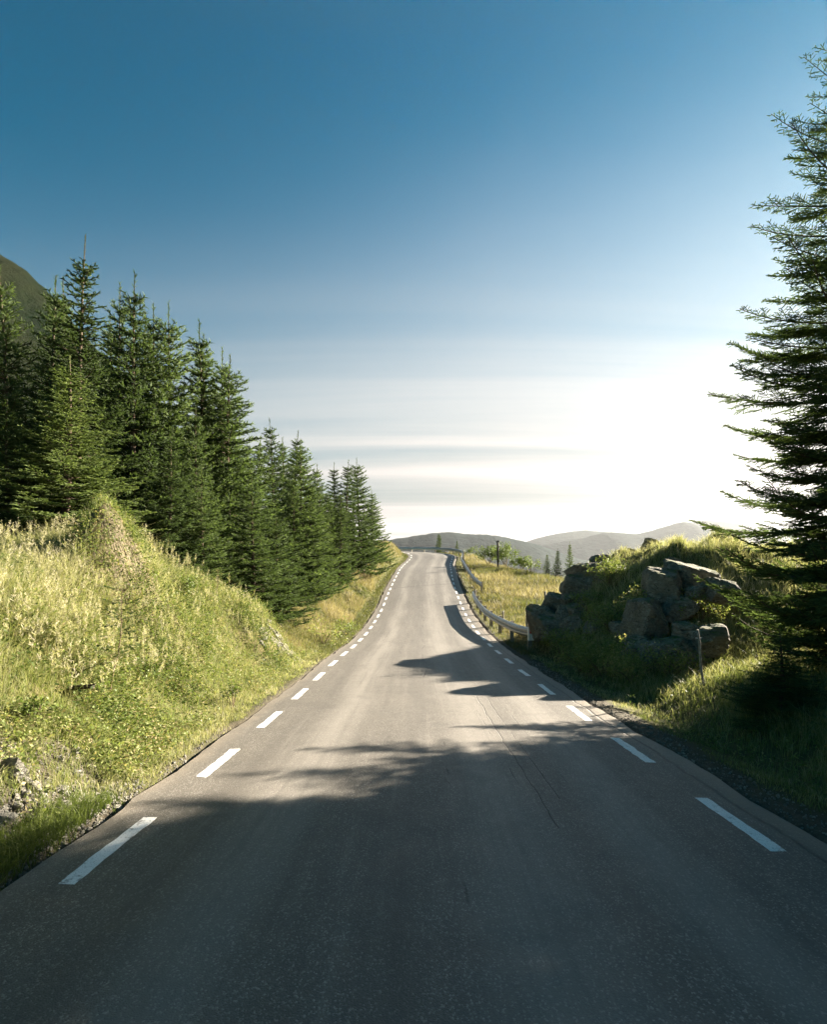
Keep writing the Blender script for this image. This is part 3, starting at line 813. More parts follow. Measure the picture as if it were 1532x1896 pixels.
left = [  # top px, top py, distance, radius, variant, label
    (143, 437, 13.6, 1.75, 0, 'tallest spruce of the left front, long bare leader above the grassy hummock'),
    (113, 650, 12.2, 1.95, 0, 'smaller sunlit spruce in front of the tallest one, just behind the hummock'),
    (29, 739, 11.6, 1.2, 2, 'young spruce near the left edge, beside the smaller sunlit spruce'),
    (10, 488, 15.5, 1.8, 1, 'spruce at the very left edge of the photo, in front of the dark hillside'),
    (75, 495, 17.0, 1.7, 4, 'spruce with a cross-shaped leader standing out against the dark hillside'),
    (112, 514, 18.5, 1.7, 2, 'spruce half hidden behind the tallest one, its leader just left of it'),
    (197, 569, 19.0, 1.5, 4, 'low spruce filling the gap right of the tallest one'),
    (219, 524, 17.5, 1.8, 1, 'left one of a pair of close spruce leaders right of the tallest spruce'),
    (247, 501, 16.5, 1.9, 2, 'right and taller one of the pair of close spruce leaders'),
    (272, 575, 18.5, 1.7, 4, 'short spruce tucked right of the close pair of leaders'),
    (292, 562, 17.5, 1.9, 1, 'spruce right of the close pair, its leader with two side whorls'),
    (333, 565, 18.0, 2.0, 3, 'spruce in the middle of the left row with a thin tall leader'),
    (374, 617, 21.0, 1.7, 4, 'spruce peeping between two taller leaders left of the mass edge'),
    (387, 601, 19.5, 2.1, 2, 'spruce with a long needle-thin leader near the end of the dense mass'),
    (408, 645, 20.5, 1.9, 1, 'spruce second from the right end of the dense front mass'),
    (424, 659, 19.5, 2.3, 3, 'broad spruce ending the dense front mass, boughs reaching towards the road'),
    (481, 809, 27.5, 1.7, 4, 'small spruce in the dip between the dense mass and the next group'),
    (506, 774, 30.0, 2.0, 1, 'pointed dark spruce, tallest of the second group along the road'),
    (525, 808, 33.0, 1.7, 4, 'thin spruce between two taller ones in the second group'),
    (540, 795, 31.0, 1.9, 2, 'spruce in the second group with a light feathery top'),
    (558, 814, 26.0, 2.15, 3, 'dark spruce with a bare lower trunk standing on the grassy verge'),
    (593, 857, 34.0, 1.8, 1, 'olive spruce in the gap between the second and third group'),
    (623, 858, 38.0, 1.8, 2, 'leftmost of the three spruces that end the row'),
    (642, 852, 38.0, 1.8, 4, 'middle one of the three spruces that end the row'),
    (672, 847, 40.0, 2.1, 3, 'rightmost spruce of the row, boughs hanging out towards the bend'),
    (688, 905, 44.5, 1.8, 1, 'last low spruce by the bend, half behind the rightmost one'),
]
rr = np.random.default_rng(5)
for px, py, d, R, vi, lab in left:
    q = P(px, py, d); zb = zg(q[0], d) - 0.1
    ms, H0, R0 = VAR[vi]; H = q[2] - zb
    tr_ = plant_tree('spruce_tree', ms, (q[0], d, zb), rr.uniform(0, 6.28), (1.25 * R / R0, 1.25 * R / R0, H / H0), lab, 'spruces along the left side of the road', (rr.normal(0, 0.018), rr.normal(0, 0.018)))
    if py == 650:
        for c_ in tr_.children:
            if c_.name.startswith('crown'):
                c_.material_slots[0].link = 'OBJECT'; c_.material_slots[0].material = M['needle_sunlit']
# more of the same wood behind and between them
sky_px = np.array([0, 60, 120, 200, 260, 340, 420, 470, 520, 560, 620, 680, 720])
sky_py = np.array([560, 560, 590, 610, 600, 640, 720, 840, 840, 850, 890, 900, 1000])
k = 0; tries = 0
while k < 34 and tries < 4000:
    tries += 1
    d = rr.uniform(14, 46); xx = rr.uniform(-22, -4.2)
    px = 766 + xx / d * F
    if px < -60 or px > 690: continue
    s_q, t_q = road_st([xx], [d]); uq = -t_q[0] - LW
    if uq < np.interp(d, [14, 18, 22, 28, 46], [5.5, 3.6, 3.0, 2.6, 1.8]): continue
    zb = zg(xx, d) - 0.1
    H = rr.uniform(5.5, 8.5)
    lim = CZ - (np.interp(px, sky_px, sky_py) + rr.uniform(0, 60) - HZ) / F * d
    H = min(H, lim - zb)
    if H < 3: continue
    ms, H0, R0 = VAR[1 + k % 4]; R = rr.uniform(1.5, 2.0) * (0.6 + 0.4 * H / 8)
    plant_tree('spruce_tree', ms, (xx, d, zb), rr.uniform(0, 6.28), (R / R0, R / R0, H / H0),
               'spruce packed in the left wood behind the roadside row, only patches of it showing', 'spruces packed deep in the left wood')
    k += 1
# understorey: low young spruces filling the wood's edge
for px, d, H, R, lab in ((470, 17.0, 4.6, 1.9, 'bushy half-grown spruce at the foot of the dense mass above the bank'), (512, 19.0, 4.0, 2.0, 'low bushy spruce sweeping the ground at the right foot of the dense mass'),
                         (380, 15.2, 4.4, 1.6, 'half-grown spruce right above the bank, left of the bushy one'), (310, 14.2, 4.6, 1.5, 'half-grown spruce behind the grass right of the hummock')):
    xx = (px - 766) / F * d; ms, H0, R0 = VAR[3 if R > 1.6 else 1]
    plant_tree('spruce_tree', ms, (xx, d, zg(xx, d) - 0.1), rr.uniform(0, 6), (R / R0, R / R0, H / H0), lab, 'spruces along the left side of the road')
# young spruce low at the right edge, and the trees outside the frame on the right that shade the road
ms, H0, R0 = front_m, 8.0, 1.75
xx, d = 4.95, 7.35
plant_tree('spruce_tree', ms, (xx, d, zg(xx, d) - 0.05), 1.0, (0.52, 0.52, 0.16), 'low young spruce crouching under the tall one at the right edge')
for i, (xx, d, H, R) in enumerate(((8.6, 7.5, 10.5, 2.0), (8.2, 4.6, 9.5, 1.9), (9.6, 2.0, 9.5, 2.1), (7.6, 1.2, 8.0, 1.7), (8.6, -1.2, 9.0, 2.0), (7.2, -3.6, 8.5, 1.9), (9.0, -5.4, 9.0, 2.0), (10.4, 10.6, 10.0, 2.1), (8.7, 8.7, 10.0, 2.0), (7.6, 6.1, 9.0, 1.7), (10.2, 8.6, 10.0, 2.2), (9.6, 6.4, 9.5, 2.1))):
    ms, H0, R0 = VAR[1 + i % 4]
    plant_tree('spruce_tree', ms, (xx, d, zg(xx, d) - 0.1), rr.uniform(0, 6.28), (R / R0, R / R0, H / H0),
               'roadside spruce on the right outside the frame, seen by its shadow across the road', 'spruces on the right that shade the road')
# far trees round the bend and on the meadow edge
for px, pyt, pyb, d, R, vi, lab in ((812, 985, 1011, 76, 1.15, 3, 'lone small spruce behind the guardrail on the bend'), (847, 1000, 1022, 66, 0.45, 4, 'tiny thin spruce where the far guardrail turns'),
                              (1012, 1024, 1078, 47, 0.75, 2, 'left one of three small spruces beside the rock outcrop'), (1032, 1015, 1078, 47.5, 0.8, 4, 'middle one of three small spruces beside the rock outcrop'),
                              (1057, 1002, 1078, 48, 0.95, 2, 'tallest and rightmost of three small spruces beside the rock outcrop')):
    q = P(px, pyt, d); b = P(px, pyb, d); ms, H0, R0 = VAR[vi]
    zb = min(b[2], zg(q[0], d)) if d < 60 else zg(q[0], d) - 0.05
    plant_tree('spruce_tree', ms, (q[0], d, zb), rr.uniform(0, 6.28), (R / R0, R / R0, (q[2] - zb) / H0), lab)

# ------------------------------------------------------------------ fast lookup on the ground sheet
GSs = gs.reshape(GX.shape); GTs = gt.reshape(GX.shape); SOg = SOIL.reshape(GX.shape)


def lookup(x, y, *grids):
    ix = np.clip(np.searchsorted(gx, x) - 1, 0, nxg - 2); iy = np.clip(np.searchsorted(gy, y) - 1, 0, nyg - 2)
    fx = np.clip((x - gx[ix]) / (gx[ix + 1] - gx[ix]), 0, 1); fy = np.clip((y - gy[iy]) / (gy[iy + 1] - gy[iy]), 0, 1)
    out = []
    for g_ in grids:
        out.append((g_[iy, ix] * (1 - fx) + g_[iy, ix + 1] * fx) * (1 - fy) + (g_[iy + 1, ix] * (1 - fx) + g_[iy + 1, ix + 1] * fx) * fy)
    return out if len(out) > 1 else out[0]


def gz(x, y): return float(lookup(np.array([float(x)]), np.array([float(y)]), GZ)[0])


# ------------------------------------------------------------------ rocks
import bmesh
_ico = {}
def ico(sub):
    if sub not in _ico:
        bm = bmesh.new(); bmesh.ops.create_icosphere(bm, subdivisions=sub, radius=1.0)
        bm.verts.ensure_lookup_table()
        _ico[sub] = (np.array([v.co[:] for v in bm.verts]), np.array([[v.index for v in f.verts] for f in bm.faces])); bm.free()
    return _ico[sub]


def rock_mesh(name, seed, dims, mat, sub=4, planes=13, rough=0.05, flat=None):
    """angular block: a ball cut by six jittered box planes and random ones, with layered joints, then roughened"""
    r = np.random.default_rng(seed); V0, T = ico(sub)
    ax = np.vstack([np.eye(3), -np.eye(3)]) + r.normal(0, 0.22, (6, 3))
    N = np.vstack([unit(ax), unit(r.normal(size=(planes, 3)))]); D = np.concatenate([r.uniform(0.62, 0.80, 6), r.uniform(0.62, 0.95, planes)])
    dt = V0 @ N.T
    rad = np.min(np.where(dt > 0.05, D / np.maximum(dt, 0.05), 9), axis=1); rad = np.minimum(rad, 1.25)
    Q = V0 * rad[:, None]
    n = fbm(Q[:, 0] * 2.0 + Q[:, 2] * 1.1 + seed, Q[:, 1] * 2.0 - Q[:, 2] * 1.5, seed, 5)
    n2 = fbm(Q[:, 0] * 7 + Q[:, 2] * 5 + seed, Q[:, 1] * 7 - Q[:, 2] * 6, seed + 5, 3)
    # joints along tilted bedding planes
    bd = Q @ unit(np.array([r.normal(0.25, 0.2), r.normal(0, 0.25), 1.0])) * 3.1 + 0.5 * n + seed
    groove = np.exp(-((bd - np.round(bd)) / 0.09) ** 2)
    stepv = np.floor(bd + 0.5); off = (np.sin(stepv * 12.9898 + seed) * 0.5)
    k = 1 + rough * 1.5 * n + rough * 0.8 * n2 - 0.07 * groove + 0.07 * off
    V = Q * k[:, None] * np.asarray(dims) / 2 / 0.72
    return mesh_np(name, V, T, mat, smooth=False)


def place(name, me, loc, rot, label, cat, group=None):
    o = obj(name, me); o.location = tuple(loc); o.rotation_euler = rot
    return tag(o, label, cat, group)


rocks = [  # px0, px1, py0, py1, distance, thickness m, tilt, label
    (988, 1043, 1124, 1184, 16.2, 0.9, 0.05, 'blunt brown rock block at the foot of the outcrop beside the guardrail end'),
    (1012, 1062, 1098, 1130, 16.6, 0.9, 0.1, 'flat mossy ledge rock on the blunt block by the guardrail end'),
    (1046, 1084, 1070, 1106, 16.7, 0.8, 0.15, 'pale-faced rock jutting left from the middle of the outcrop wall'),
    (1066, 1106, 1040, 1077, 16.9, 0.9, 0.1, 'square rock block crowning the left end of the outcrop'),
    (1076, 1112, 1064, 1128, 16.7, 0.8, 0.0, 'tall dark rock face under the crowning block'),
    (1044, 1062, 1098, 1126, 16.2, 0.5, 0.3, 'small pale rock wedged beside the flat mossy ledge'),
    (1056, 1102, 1116, 1152, 15.7, 0.6, -0.3, 'pale tilted slab low in the outcrop wall'),
    (1034, 1064, 1124, 1150, 15.9, 0.5, 0.2, 'dark cracked rock above the blunt block, left of the pale tilted slab'),
    (1044, 1088, 1144, 1196, 15.1, 0.4, -0.6, 'pale inclined slab running down to the grass at the outcrop foot'),
    (1082, 1126, 1096, 1144, 15.8, 0.6, -0.5, 'long inclined pale rock at the grass edge of the outcrop'),
    (1000, 1050, 1146, 1184, 15.7, 0.6, 0.3, 'layered brown rock in front of the blunt block'),
    (1097, 1130, 1026, 1050, 17.3, 0.6, 0.1, 'small dark rock on the outcrop skyline, leftmost of the three'),
    (1152, 1180, 1014, 1032, 17.5, 0.6, 0.1, 'flat dark rock on the outcrop skyline, middle of the three'),
    (1198, 1228, 998, 1018, 17.8, 0.6, 0.0, 'small pointed rock on the outcrop skyline, rightmost of the three'),
    (1174, 1238, 1106, 1192, 12.0, 0.9, 0.0, 'big rounded dark boulder at the middle of the right slope'),
    (1204, 1264, 1056, 1114, 12.7, 0.7, 0.25, 'angular boulder resting above the big rounded one'),
    (1250, 1326, 1044, 1096, 13.0, 0.8, 0.35, 'wide slanting slab above the right slope, against the light grass'),
    (1230, 1292, 1098, 1150, 12.5, 0.8, 0.0, 'dark rock wall right of the big rounded boulder'),
    (1286, 1312, 1082, 1106, 12.3, 0.4, 0.2, 'small pale rock at the end of the dark rock wall'),
    (1318, 1360, 1068, 1112, 12.0, 0.5, 0.2, 'rock half hidden behind the spruce boughs on the right slope'),
    (1206, 1292, 1186, 1240, 10.9, 0.6, -0.35, 'low layered rock slab left of the leaning fence post'),
    (1258, 1300, 1150, 1190, 11.2, 0.5, -0.3, 'upper layered slab behind the top of the leaning fence post'),
    (1290, 1350, 1160, 1210, 10.9, 0.5, -0.3, 'layered slab right of the leaning fence post, under the boughs'),
    (1105, 1140, 1060, 1084, 16.4, 0.5, 0.2, 'low grey rock in the grass right of the crowning block'),
    (1128, 1160, 1120, 1146, 14.6, 0.5, -0.3, 'grey rock showing through the shrub halfway up the outcrop'),
    (1094, 1128, 1150, 1180, 14.2, 0.5, -0.4, 'tilted grey rock below the long inclined pale one'),
    (1140, 1172, 1150, 1176, 12.9, 0.4, -0.3, 'small grey rock left of the big rounded boulder'),
    (1236, 1270, 1030, 1050, 15.0, 0.5, 0.2, 'grey rock in the sunlit grass near the outcrop top'),
    (1160, 1200, 1180, 1214, 11.6, 0.35, -0.4, 'flat grey slab under the big rounded boulder'),
]
for i, (x0, x1, y0, y1, d, th, tl, lab) in enumerate(rocks):
    c = P((x0 + x1) / 2, (y0 + y1) / 2, d)
    w, h = (x1 - x0) / F * d, (y1 - y0) / F * d
    slab = abs(tl) > 0.28
    me = rock_mesh('rock', 100 + i, (w * 1.08, th * 1.3, h * 1.08), M['rock'], 4, 11 if not slab else 9, 0.055)
    place('boulder' if i in (14, 15) else 'rock', me, (c[0], c[1] + th * 0.40, c[2] - 0.04), (0.0, tl * 0.4, 0.1 * math.sin(i * 5)), lab, 'rock', 'rocks of the right outcrop')

# pale slabs and stones eroded out of the near left bank
for i, (px, py, d, dim, rot, lab) in enumerate((
        (48, 1446, 4.35, (0.17, 0.06, 0.24), (0.15, -0.75, 0.3), 'long pale rock sliver lying down the near left bank, right of the wide one'),
        (14, 1420, 4.30, (0.20, 0.06, 0.26), (0.1, -0.75, 0.2), 'wide pale rock slab cut by the left edge on the near bank'),
        (20, 1382, 4.60, (0.10, 0.10, 0.22), (0.1, -0.7, 0.2), 'short pale rock end sticking out above the long slabs'),
        (5, 1482, 3.95, (0.16, 0.12, 0.10), (0.0, 0.5, 0.2), 'grey stone block at the left edge below the pale slabs'),
        (122, 1464, 4.45, (0.085, 0.07, 0.07), (0.3, 0.4, 0.6), 'pale wedge-shaped stone, brightest in the scree'),
        (112, 1442, 4.6, (0.10, 0.09, 0.07), (0, 0.1, 0.2), 'grey stone above the pale wedge-shaped one'),
        (218, 1462, 4.55, (0.075, 0.07, 0.05), (0, 0.1, 0.5), 'brown stone lying alone by the asphalt edge'),
        (112, 1392, 4.9, (0.07, 0.06, 0.06), (0, 0.3, 0.1), 'pale stone stuck high in the weeds of the bank'))):
    c = P(px, py, d)
    z = gz(c[0], c[1])
    place('rock_slab' if dim[2] > 0.2 else 'stone', rock_mesh('stone', 300 + i, dim, M['pale_rock'], 3, 9, 0.05), (c[0], c[1], z + (-0.01 if dim[2] > .2 else dim[2] * .2)), rot, lab, 'rock')
small = [rock_mesh('stone', 340 + i, (1, r_[0], r_[1]), M['pale_rock'], 2, 9, 0.05) for i, r_ in enumerate(((0.8, 0.6), (0.7, 0.5), (0.9, 0.7), (0.6, 0.4), (0.85, 0.45)))]
k = 0
r3 = np.random.default_rng(19)
while k < 280:
    s0 = r3.normal(4.2, 0.85); u0 = abs(r3.normal(0.42, 0.32)) + 0.06
    if s0 < 3.0 or s0 > 6.6: continue
    p_ = road_pt(s0, -LW - u0); so = lookup(p_[:1], p_[1:2], SOg)[0]
    if so < 0.45: continue
    sz = float(np.clip(r3.lognormal(-3.2, 0.42), 0.02, 0.10))
    o = obj('stone', small[k % 5]); o.location = (p_[0], p_[1], gz(p_[0], p_[1]) + sz * 0.12)
    o.scale = (sz, sz, sz); o.rotation_euler = (r3.normal(0, .4), r3.normal(0, .4), r3.uniform(0, 6.28))
    tag(o, 'loose pale stone among the scree below the near left bank', 'stone', 'loose stones of the near left scree'); k += 1
# finer gravel of both shoulders, uncountable
V0, T0 = ico(1)
gv, gt_, off = [], [], 0
for i in range(6000):
    if i < 4200:
        s0 = r3.normal(4.3, 1.1); u0 = abs(r3.normal(0.3, 0.4)) + 0.02; side = -1
    else:
        s0 = 2.3 + 12 * r3.uniform() ** 1.6; u0 = abs(r3.normal(0.15, 0.22)) + 0.01; side = 1
    if s0 < 2: continue
    p_ = road_pt(s0, side * ((LW if side < 0 else RW) + u0)); so, zgr = lookup(p_[:1], p_[1:2], SOg, GZ)
    if so[0] < 0.4: continue
    sz = np.clip(r3.lognormal(-4.6, 0.4), 0.004, 0.022)
    gv.append(V0 * sz * r3.uniform(0.6, 1.1, 3) + [p_[0], p_[1], zgr[0] + sz * 0.3]); gt_.append(T0 + off); off += len(V0)
o = obj('gravel', mesh_np('gravel', np.vstack(gv), np.vstack(gt_), M['pale_rock']))
tag(o, 'fine gravel scattered along both dirt shoulders', 'gravel', kind='stuff')

# striated cut rock on the far end of the left bank: thin tilted leaves of schist
e = empty('rock_cutting', (-3.2, 14.2, gz(-3.2, 14.2)))
tag(e, 'pale striated rock cutting at the far end of the left bank', 'rock')
e_loc = np.array(e.location)
for i in range(60):
    q = r3.uniform()
    px = 482 + 72 * q; d = 12.9 + 1.5 * q + r3.normal(0, 0.25); py = 1150
    c = P(px, py, d); z = gz(c[0], c[1])
    L = r3.uniform(0.12, 0.32)
    o = obj('rock_leaf', rock_mesh('rock_leaf', 500 + i, (0.11, 0.12, L), M['pale_rock'], 2, 6, 0.07), e)
    o.location = tuple(np.array([c[0], c[1], z - 0.03]) - e_loc); o.rotation_euler = (r3.normal(0.1, 0.1), -0.75 + r3.normal(0, 0.1), r3.normal(0.3, 0.2))

# ------------------------------------------------------------------ guardrails
def w_beam(path, name, parent, flip=1):
    """corrugated steel beam swept along a path; flip = side of the face"""
    path = np.asarray(path, float); tn = np.gradient(path, axis=0); tn[:, 2] = 0; tn = unit(tn)
    nr = np.stack([tn[:, 1], -tn[:, 0], 0 * tn[:, 0]], 1) * flip
    prof = [(-0.155, 0.0), (-0.135, 0.035), (-0.085, 0.075), (-0.045, 0.072), (-0.015, 0.012), (0.015, 0.012), (0.045, 0.072), (0.085, 0.075), (0.135, 0.035), (0.155, 0.0)]
    prof2 = prof + [(z, n - 0.012) for z, n in prof[::-1]]
    K = len(prof2)
    V = np.concatenate([path[:, None] + np.array([n for z, n in prof2])[None, :, None] * nr[:, None] + np.array([z for z, n in prof2])[None, :, None] * np.array([0, 0, 1.0])], 0).reshape(-1, 3)
    n = len(path); ii = np.arange(n * K).reshape(n, K)
    q = np.stack([ii[:-1], np.roll(ii, -1, 1)[:-1], np.roll(ii, -1, 1)[1:], ii[1:]], -1).reshape(-1, 4)
    return obj(name, mesh_np(name, V, q, M['steel'], smooth=False), parent)


def resample(pts, step):
    pts = np.asarray(pts, float); l = np.concatenate([[0], np.cumsum(np.linalg.norm(np.diff(pts, axis=0), axis=1))])
    n = max(2, int(l[-1] / step)); q = np.linspace(0, l[-1], n)
    out = np.stack([np.interp(q, l, pts[:, c]) for c in range(3)], 1)
    for _ in range(3): out[1:-1] = (out[:-2] + 2 * out[1:-1] + out[2:]) / 4
    return out


def guardrail(pts, label, flip, post_step, post_mat, terminal):
    path = resample(pts, 0.5); base = path[0].copy(); base[2] = gz(path[0][0], path[0][1])
    e = empty('guardrail', base); tag(e, label, 'guardrail')
    loc = path - base
    b = w_beam(loc, 'beam', e, flip)
    tn = np.gradient(path, axis=0); tn[:, 2] = 0; tn = unit(tn); nr = np.stack([tn[:, 1], -tn[:, 0], 0 * tn[:, 0]], 1) * flip
    stp = max(1, int(post_step / 0.5))
    for i in range(1, len(path), stp):
        g0 = gz(path[i][0] - nr[i][0] * .1, path[i][1] - nr[i][1] * .1)
        mb = MB(); top = path[i][2] + 0.17
        c = path[i] - nr[i] * 0.10
        rz = math.atan2(tn[i][1], tn[i][0])
        mb.box(np.array([c[0], c[1], (top + g0 - 0.3) / 2]) - base, (0.11, 0.13, top - g0 + 0.3), rz)
        ps = mb.build('post', post_mat, e)
        mb = MB(); c2 = path[i] - nr[i] * 0.018
        mb.box(c2 - base + [0, 0, 0.0], (0.09, 0.05, 0.14), rz); mb.build('spacer_block', M['steel'], ps)
    if terminal:
        mb = MB(); t0 = -tn[0]; c = path[0] + t0 * 0.05
        mb.box(c - base + [0, 0, -0.02], (0.10, 0.30, 0.42), math.atan2(tn[0][1], tn[0][0])); et = mb.build('end_terminal', M['white_paint'], e)
        mb = MB(); c = path[0] + t0 * 0.11 + nr[0] * 0.02
        mb.box(c - base + [0, 0, 0.07], (0.02, 0.20, 0.16), math.atan2(tn[0][1], tn[0][0])); mb.build('reflector', M['red_paint'], et)
    return e


near = [P(986, 1167, 17.2), P(964, 1161, 18.3), P(945, 1156.5, 19.6), P(928, 1150.5, 21.2), P(911, 1142.5, 23.2), P(898, 1134, 25.2), P(887, 1121.5, 28), P(880, 1110, 30.5), P(876.5, 1103.5, 32.3)]
near = [np.array([q[0], q[1], gz(q[0], q[1]) + 0.56]) for q in near]
guardrail(near, 'steel guardrail curving off beside the rocks, red and white at its near end', -1, 2.0, M['wood'], True)
sv = np.concatenate([np.arange(36.5, S[-1] - 3, 0.8)])
pts = []
for s0 in sv:
    tt_ = 2.25 + np.interp(s0, [36, 40, 46, 54, 60, 100], [1.75, 1.45, 1.25, 1.1, 1.15, 1.2])
    q = road_pt(s0, tt_); pts.append([q[0], q[1], gz(q[0], q[1]) + 0.58])
pts = np.array(pts)
k_ = np.ones(5) / 5; pts[2:-2, 2] = np.convolve(pts[:, 2], k_, 'valid')
guardrail(pts, 'long steel guardrail climbing to the crest and round the outside of the bend', -1, 2.0, M['wood'], False)

# ------------------------------------------------------------------ fence posts, poles, log
def post(name, p0, p1, r0, r1, mat, label, cat, extra=None, k=8):
    p0 = np.array(p0, float); p1 = np.array(p1, float)
    e = empty(name, p0); tag(e, label, cat)
    mb = MB(); n = 6
    q = np.linspace(-0.08, 1, n)[:, None]
    pts = (p1 - p0) * q; pts[:, 0] += 0.008 * np.sin(np.arange(n) * 2.1)
    mb.tube(pts, np.linspace(r0, r1, n), k); mb.build('shaft', mat, e, smooth=True)
    if extra: extra(e, p1 - p0)
    return e


def cap_wire(e, top):
    mb = MB(); mb.tube([top * 0.86 + [-0.05, 0, 0], top * 0.86 + [0.05, 0, 0]], 0.012, 6); mb.build('wire_staple', M['steel'], e)


b = P(1303, 1262, 9.6); b[2] = gz(b[0], b[1]); tp = P(1293, 1166, 9.55)
post('fence_post', b, tp, 0.024, 0.020, M['wood'], 'slim leaning wooden fence post on the grass slope under the spruce boughs', 'fence post', cap_wire)
for px, y0, y1, d, lab in ((932, 1131, 1146, 24.0, 'short dark fence post just behind the guardrail, left of the others'), (976, 1128, 1160, 20.0, 'pale straight fence post behind the near end of the guardrail'),
                           (998, 1119, 1131, 24.0, 'thin fence post between the guardrail end and the rocks'), (881, 1091, 1103, 33.5, 'fence post behind the far end of the curved guardrail')):
    b = P(px, y1, d); b[2] = min(b[2], gz(b[0], b[1])); tp = P(px, y0, d)
    post('fence_post', b, tp, 0.045, 0.04, M['wood'], lab, 'fence post', cap_wire)
b = P(1010, 1122, 26); b[2] = min(b[2], gz(b[0], b[1]))
def bar(e, top):
    mb = MB(); mb.box(top * 0.55 + [0.35, 0, 0], (0.8, 0.03, 0.09)); mb.build('rail', M['wood'], e)
post('fence_post', b, P(1010, 1095, 26), 0.06, 0.055, M['wood'], 'fence post with a rail stub beside the outcrop in the brown meadow', 'fence post', bar)
def insul(e, top):
    mb = MB(); mb.tube([top + [-0.16, 0, -0.12], top + [0.16, 0, -0.12]], 0.02, 6); ca = mb.build('crossarm', M['dark_wood'], e)
    for s_ in (-1, 1):
        mb = MB(); mb.tube([top + [s_ * .13, 0, -0.1], top + [s_ * .13, 0, -0.02], top + [s_ * .13, 0, 0.03]], [0.03, 0.045, 0.02], 8); mb.build('insulator', M['ceramic'], ca)
b = P(923, 1056, 50); b[2] = min(b[2], gz(b[0], b[1])); post('utility_pole', b, P(922, 1001, 50), 0.10, 0.08, M['dark_wood'], 'dark short utility pole in the brown meadow right of the bend', 'utility pole', insul)
b = P(655, 1045, 40.5); b[2] = gz(b[0], b[1]); post('utility_pole', b, P(655, 932, 40.5), 0.075, 0.06, M['wood'], 'pale grey pole among the last spruces of the left row', 'utility pole')
c0 = P(116, 1206, 5.95); c1 = P(173, 1198, 5.9); zm_ = gz((c0[0] + c1[0]) / 2, c0[1]); c0[2] = zm_ + 0.16; c1[2] = zm_ + 0.20
e = empty('log', (c0 + c1) / 2); tag(e, 'short dark broken plank caught in the tall grass of the left bank', 'log')
mb = MB(); v = (c1 - c0) / 2
mb.tube([-v, -v * 0.3, v * 0.4, v], [0.020, 0.026, 0.027, 0.024], 6); mb.build('plank', M['dark_wood'], e)
mb = MB(); mb.tube([v * 0.8 + [0, -0.012, 0.014], v * 1.18 + [0, -0.012, 0.022]], [0.012, 0.006], 5); mb.build('splinter', M['dark_wood'], e)

# ------------------------------------------------------------------ grass and weeds
def blades(x, y, z, h, w, v, r, lean=0.35, tri=False, dirb=None, dbias=0.0):
    n = len(x); a = r.uniform(0, 6.28, n)
    ld = np.stack([np.cos(a), np.sin(a)], 1)
    if dirb is not None: ld = ld + np.asarray(dirb) * dbias
    ln = np.abs(r.normal(lean, lean * 0.5, n)) * h
    wa = r.uniform(0, 3.14, n); wd = np.stack([np.cos(wa), np.sin(wa), np.zeros(n)], 1) * (w / 2)[:, None]
    p0 = np.stack([x, y, z - 0.015], 1)
    p2 = p0 + np.concatenate([ld * ln[:, None], (h * r.uniform(0.82, 1.0, n))[:, None]], 1)
    if tri:
        V = np.stack([p0 - wd, p0 + wd, p2], 1).reshape(-1, 3)
        T = np.arange(n * 3).reshape(-1, 3); vv = np.stack([v - .18, v - .18, v + .06], 1).ravel()
        return V, T, vv
    p1 = p0 + np.concatenate([ld * (ln * 0.30)[:, None], (h * 0.58)[:, None]], 1)
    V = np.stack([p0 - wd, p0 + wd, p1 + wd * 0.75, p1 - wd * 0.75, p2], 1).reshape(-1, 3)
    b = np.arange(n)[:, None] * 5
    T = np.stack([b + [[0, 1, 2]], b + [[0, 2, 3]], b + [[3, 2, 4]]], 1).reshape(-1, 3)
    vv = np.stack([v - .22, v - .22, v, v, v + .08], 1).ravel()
    return V, T, vv


def panicles(x, y, z, h, r, v):
    """tall stalks with a loose seed head"""
    Vs, Ts, vs, off = [], [], [], 0
    n = len(x); a = r.uniform(0, 6.28, n); ld = np.stack([np.cos(a), np.sin(a), np.zeros(n)], 1) * (r.uniform(0.05, 0.25, n) * h)[:, None]
    p0 = np.stack([x, y, z], 1); p2 = p0 + ld + np.stack([0 * h, 0 * h, h], 1)
    wd = np.array([0.0022, 0.001, 0])
    V = np.stack([p0 - wd, p0 + wd, p2], 1).reshape(-1, 3); Vs.append(V); Ts.append(np.arange(n * 3).reshape(-1, 3)); vs.append(np.repeat(v, 3)); off += n * 3
    K = 22
    q = r.uniform(0.0, 1.0, (n, K)); ax = unit(p2 - p0)
    c = p2[:, None] - ax[:, None] * (q * 0.30 * h[:, None])[..., None]
    sp_ = r.normal(0, 1, (n, K, 3)); sp_[..., 2] = np.abs(sp_[..., 2]) * 0.6 + 0.5
    sp_ = unit(sp_) * (0.012 + 0.045 * q)[..., None] * (h[:, None, None] / 0.6)
    sd = unit(np.cross(sp_, r.normal(0, 1, (n, K, 3)))) * 0.0016
    V = np.stack([c - sd, c + sd, c + sp_ + sd * 1.4, c + sp_ - sd * 1.4], 2).reshape(-1, 3)
    b = np.arange(n * K)[:, None] * 4 + off
    Ts += [b + [[0, 1, 2]], b + [[0, 2, 3]]]; Vs.append(V); vs.append(np.repeat(np.repeat(v + 0.1, K), 4))
    return np.vstack(Vs), np.vstack(Ts), np.concatenate(vs)


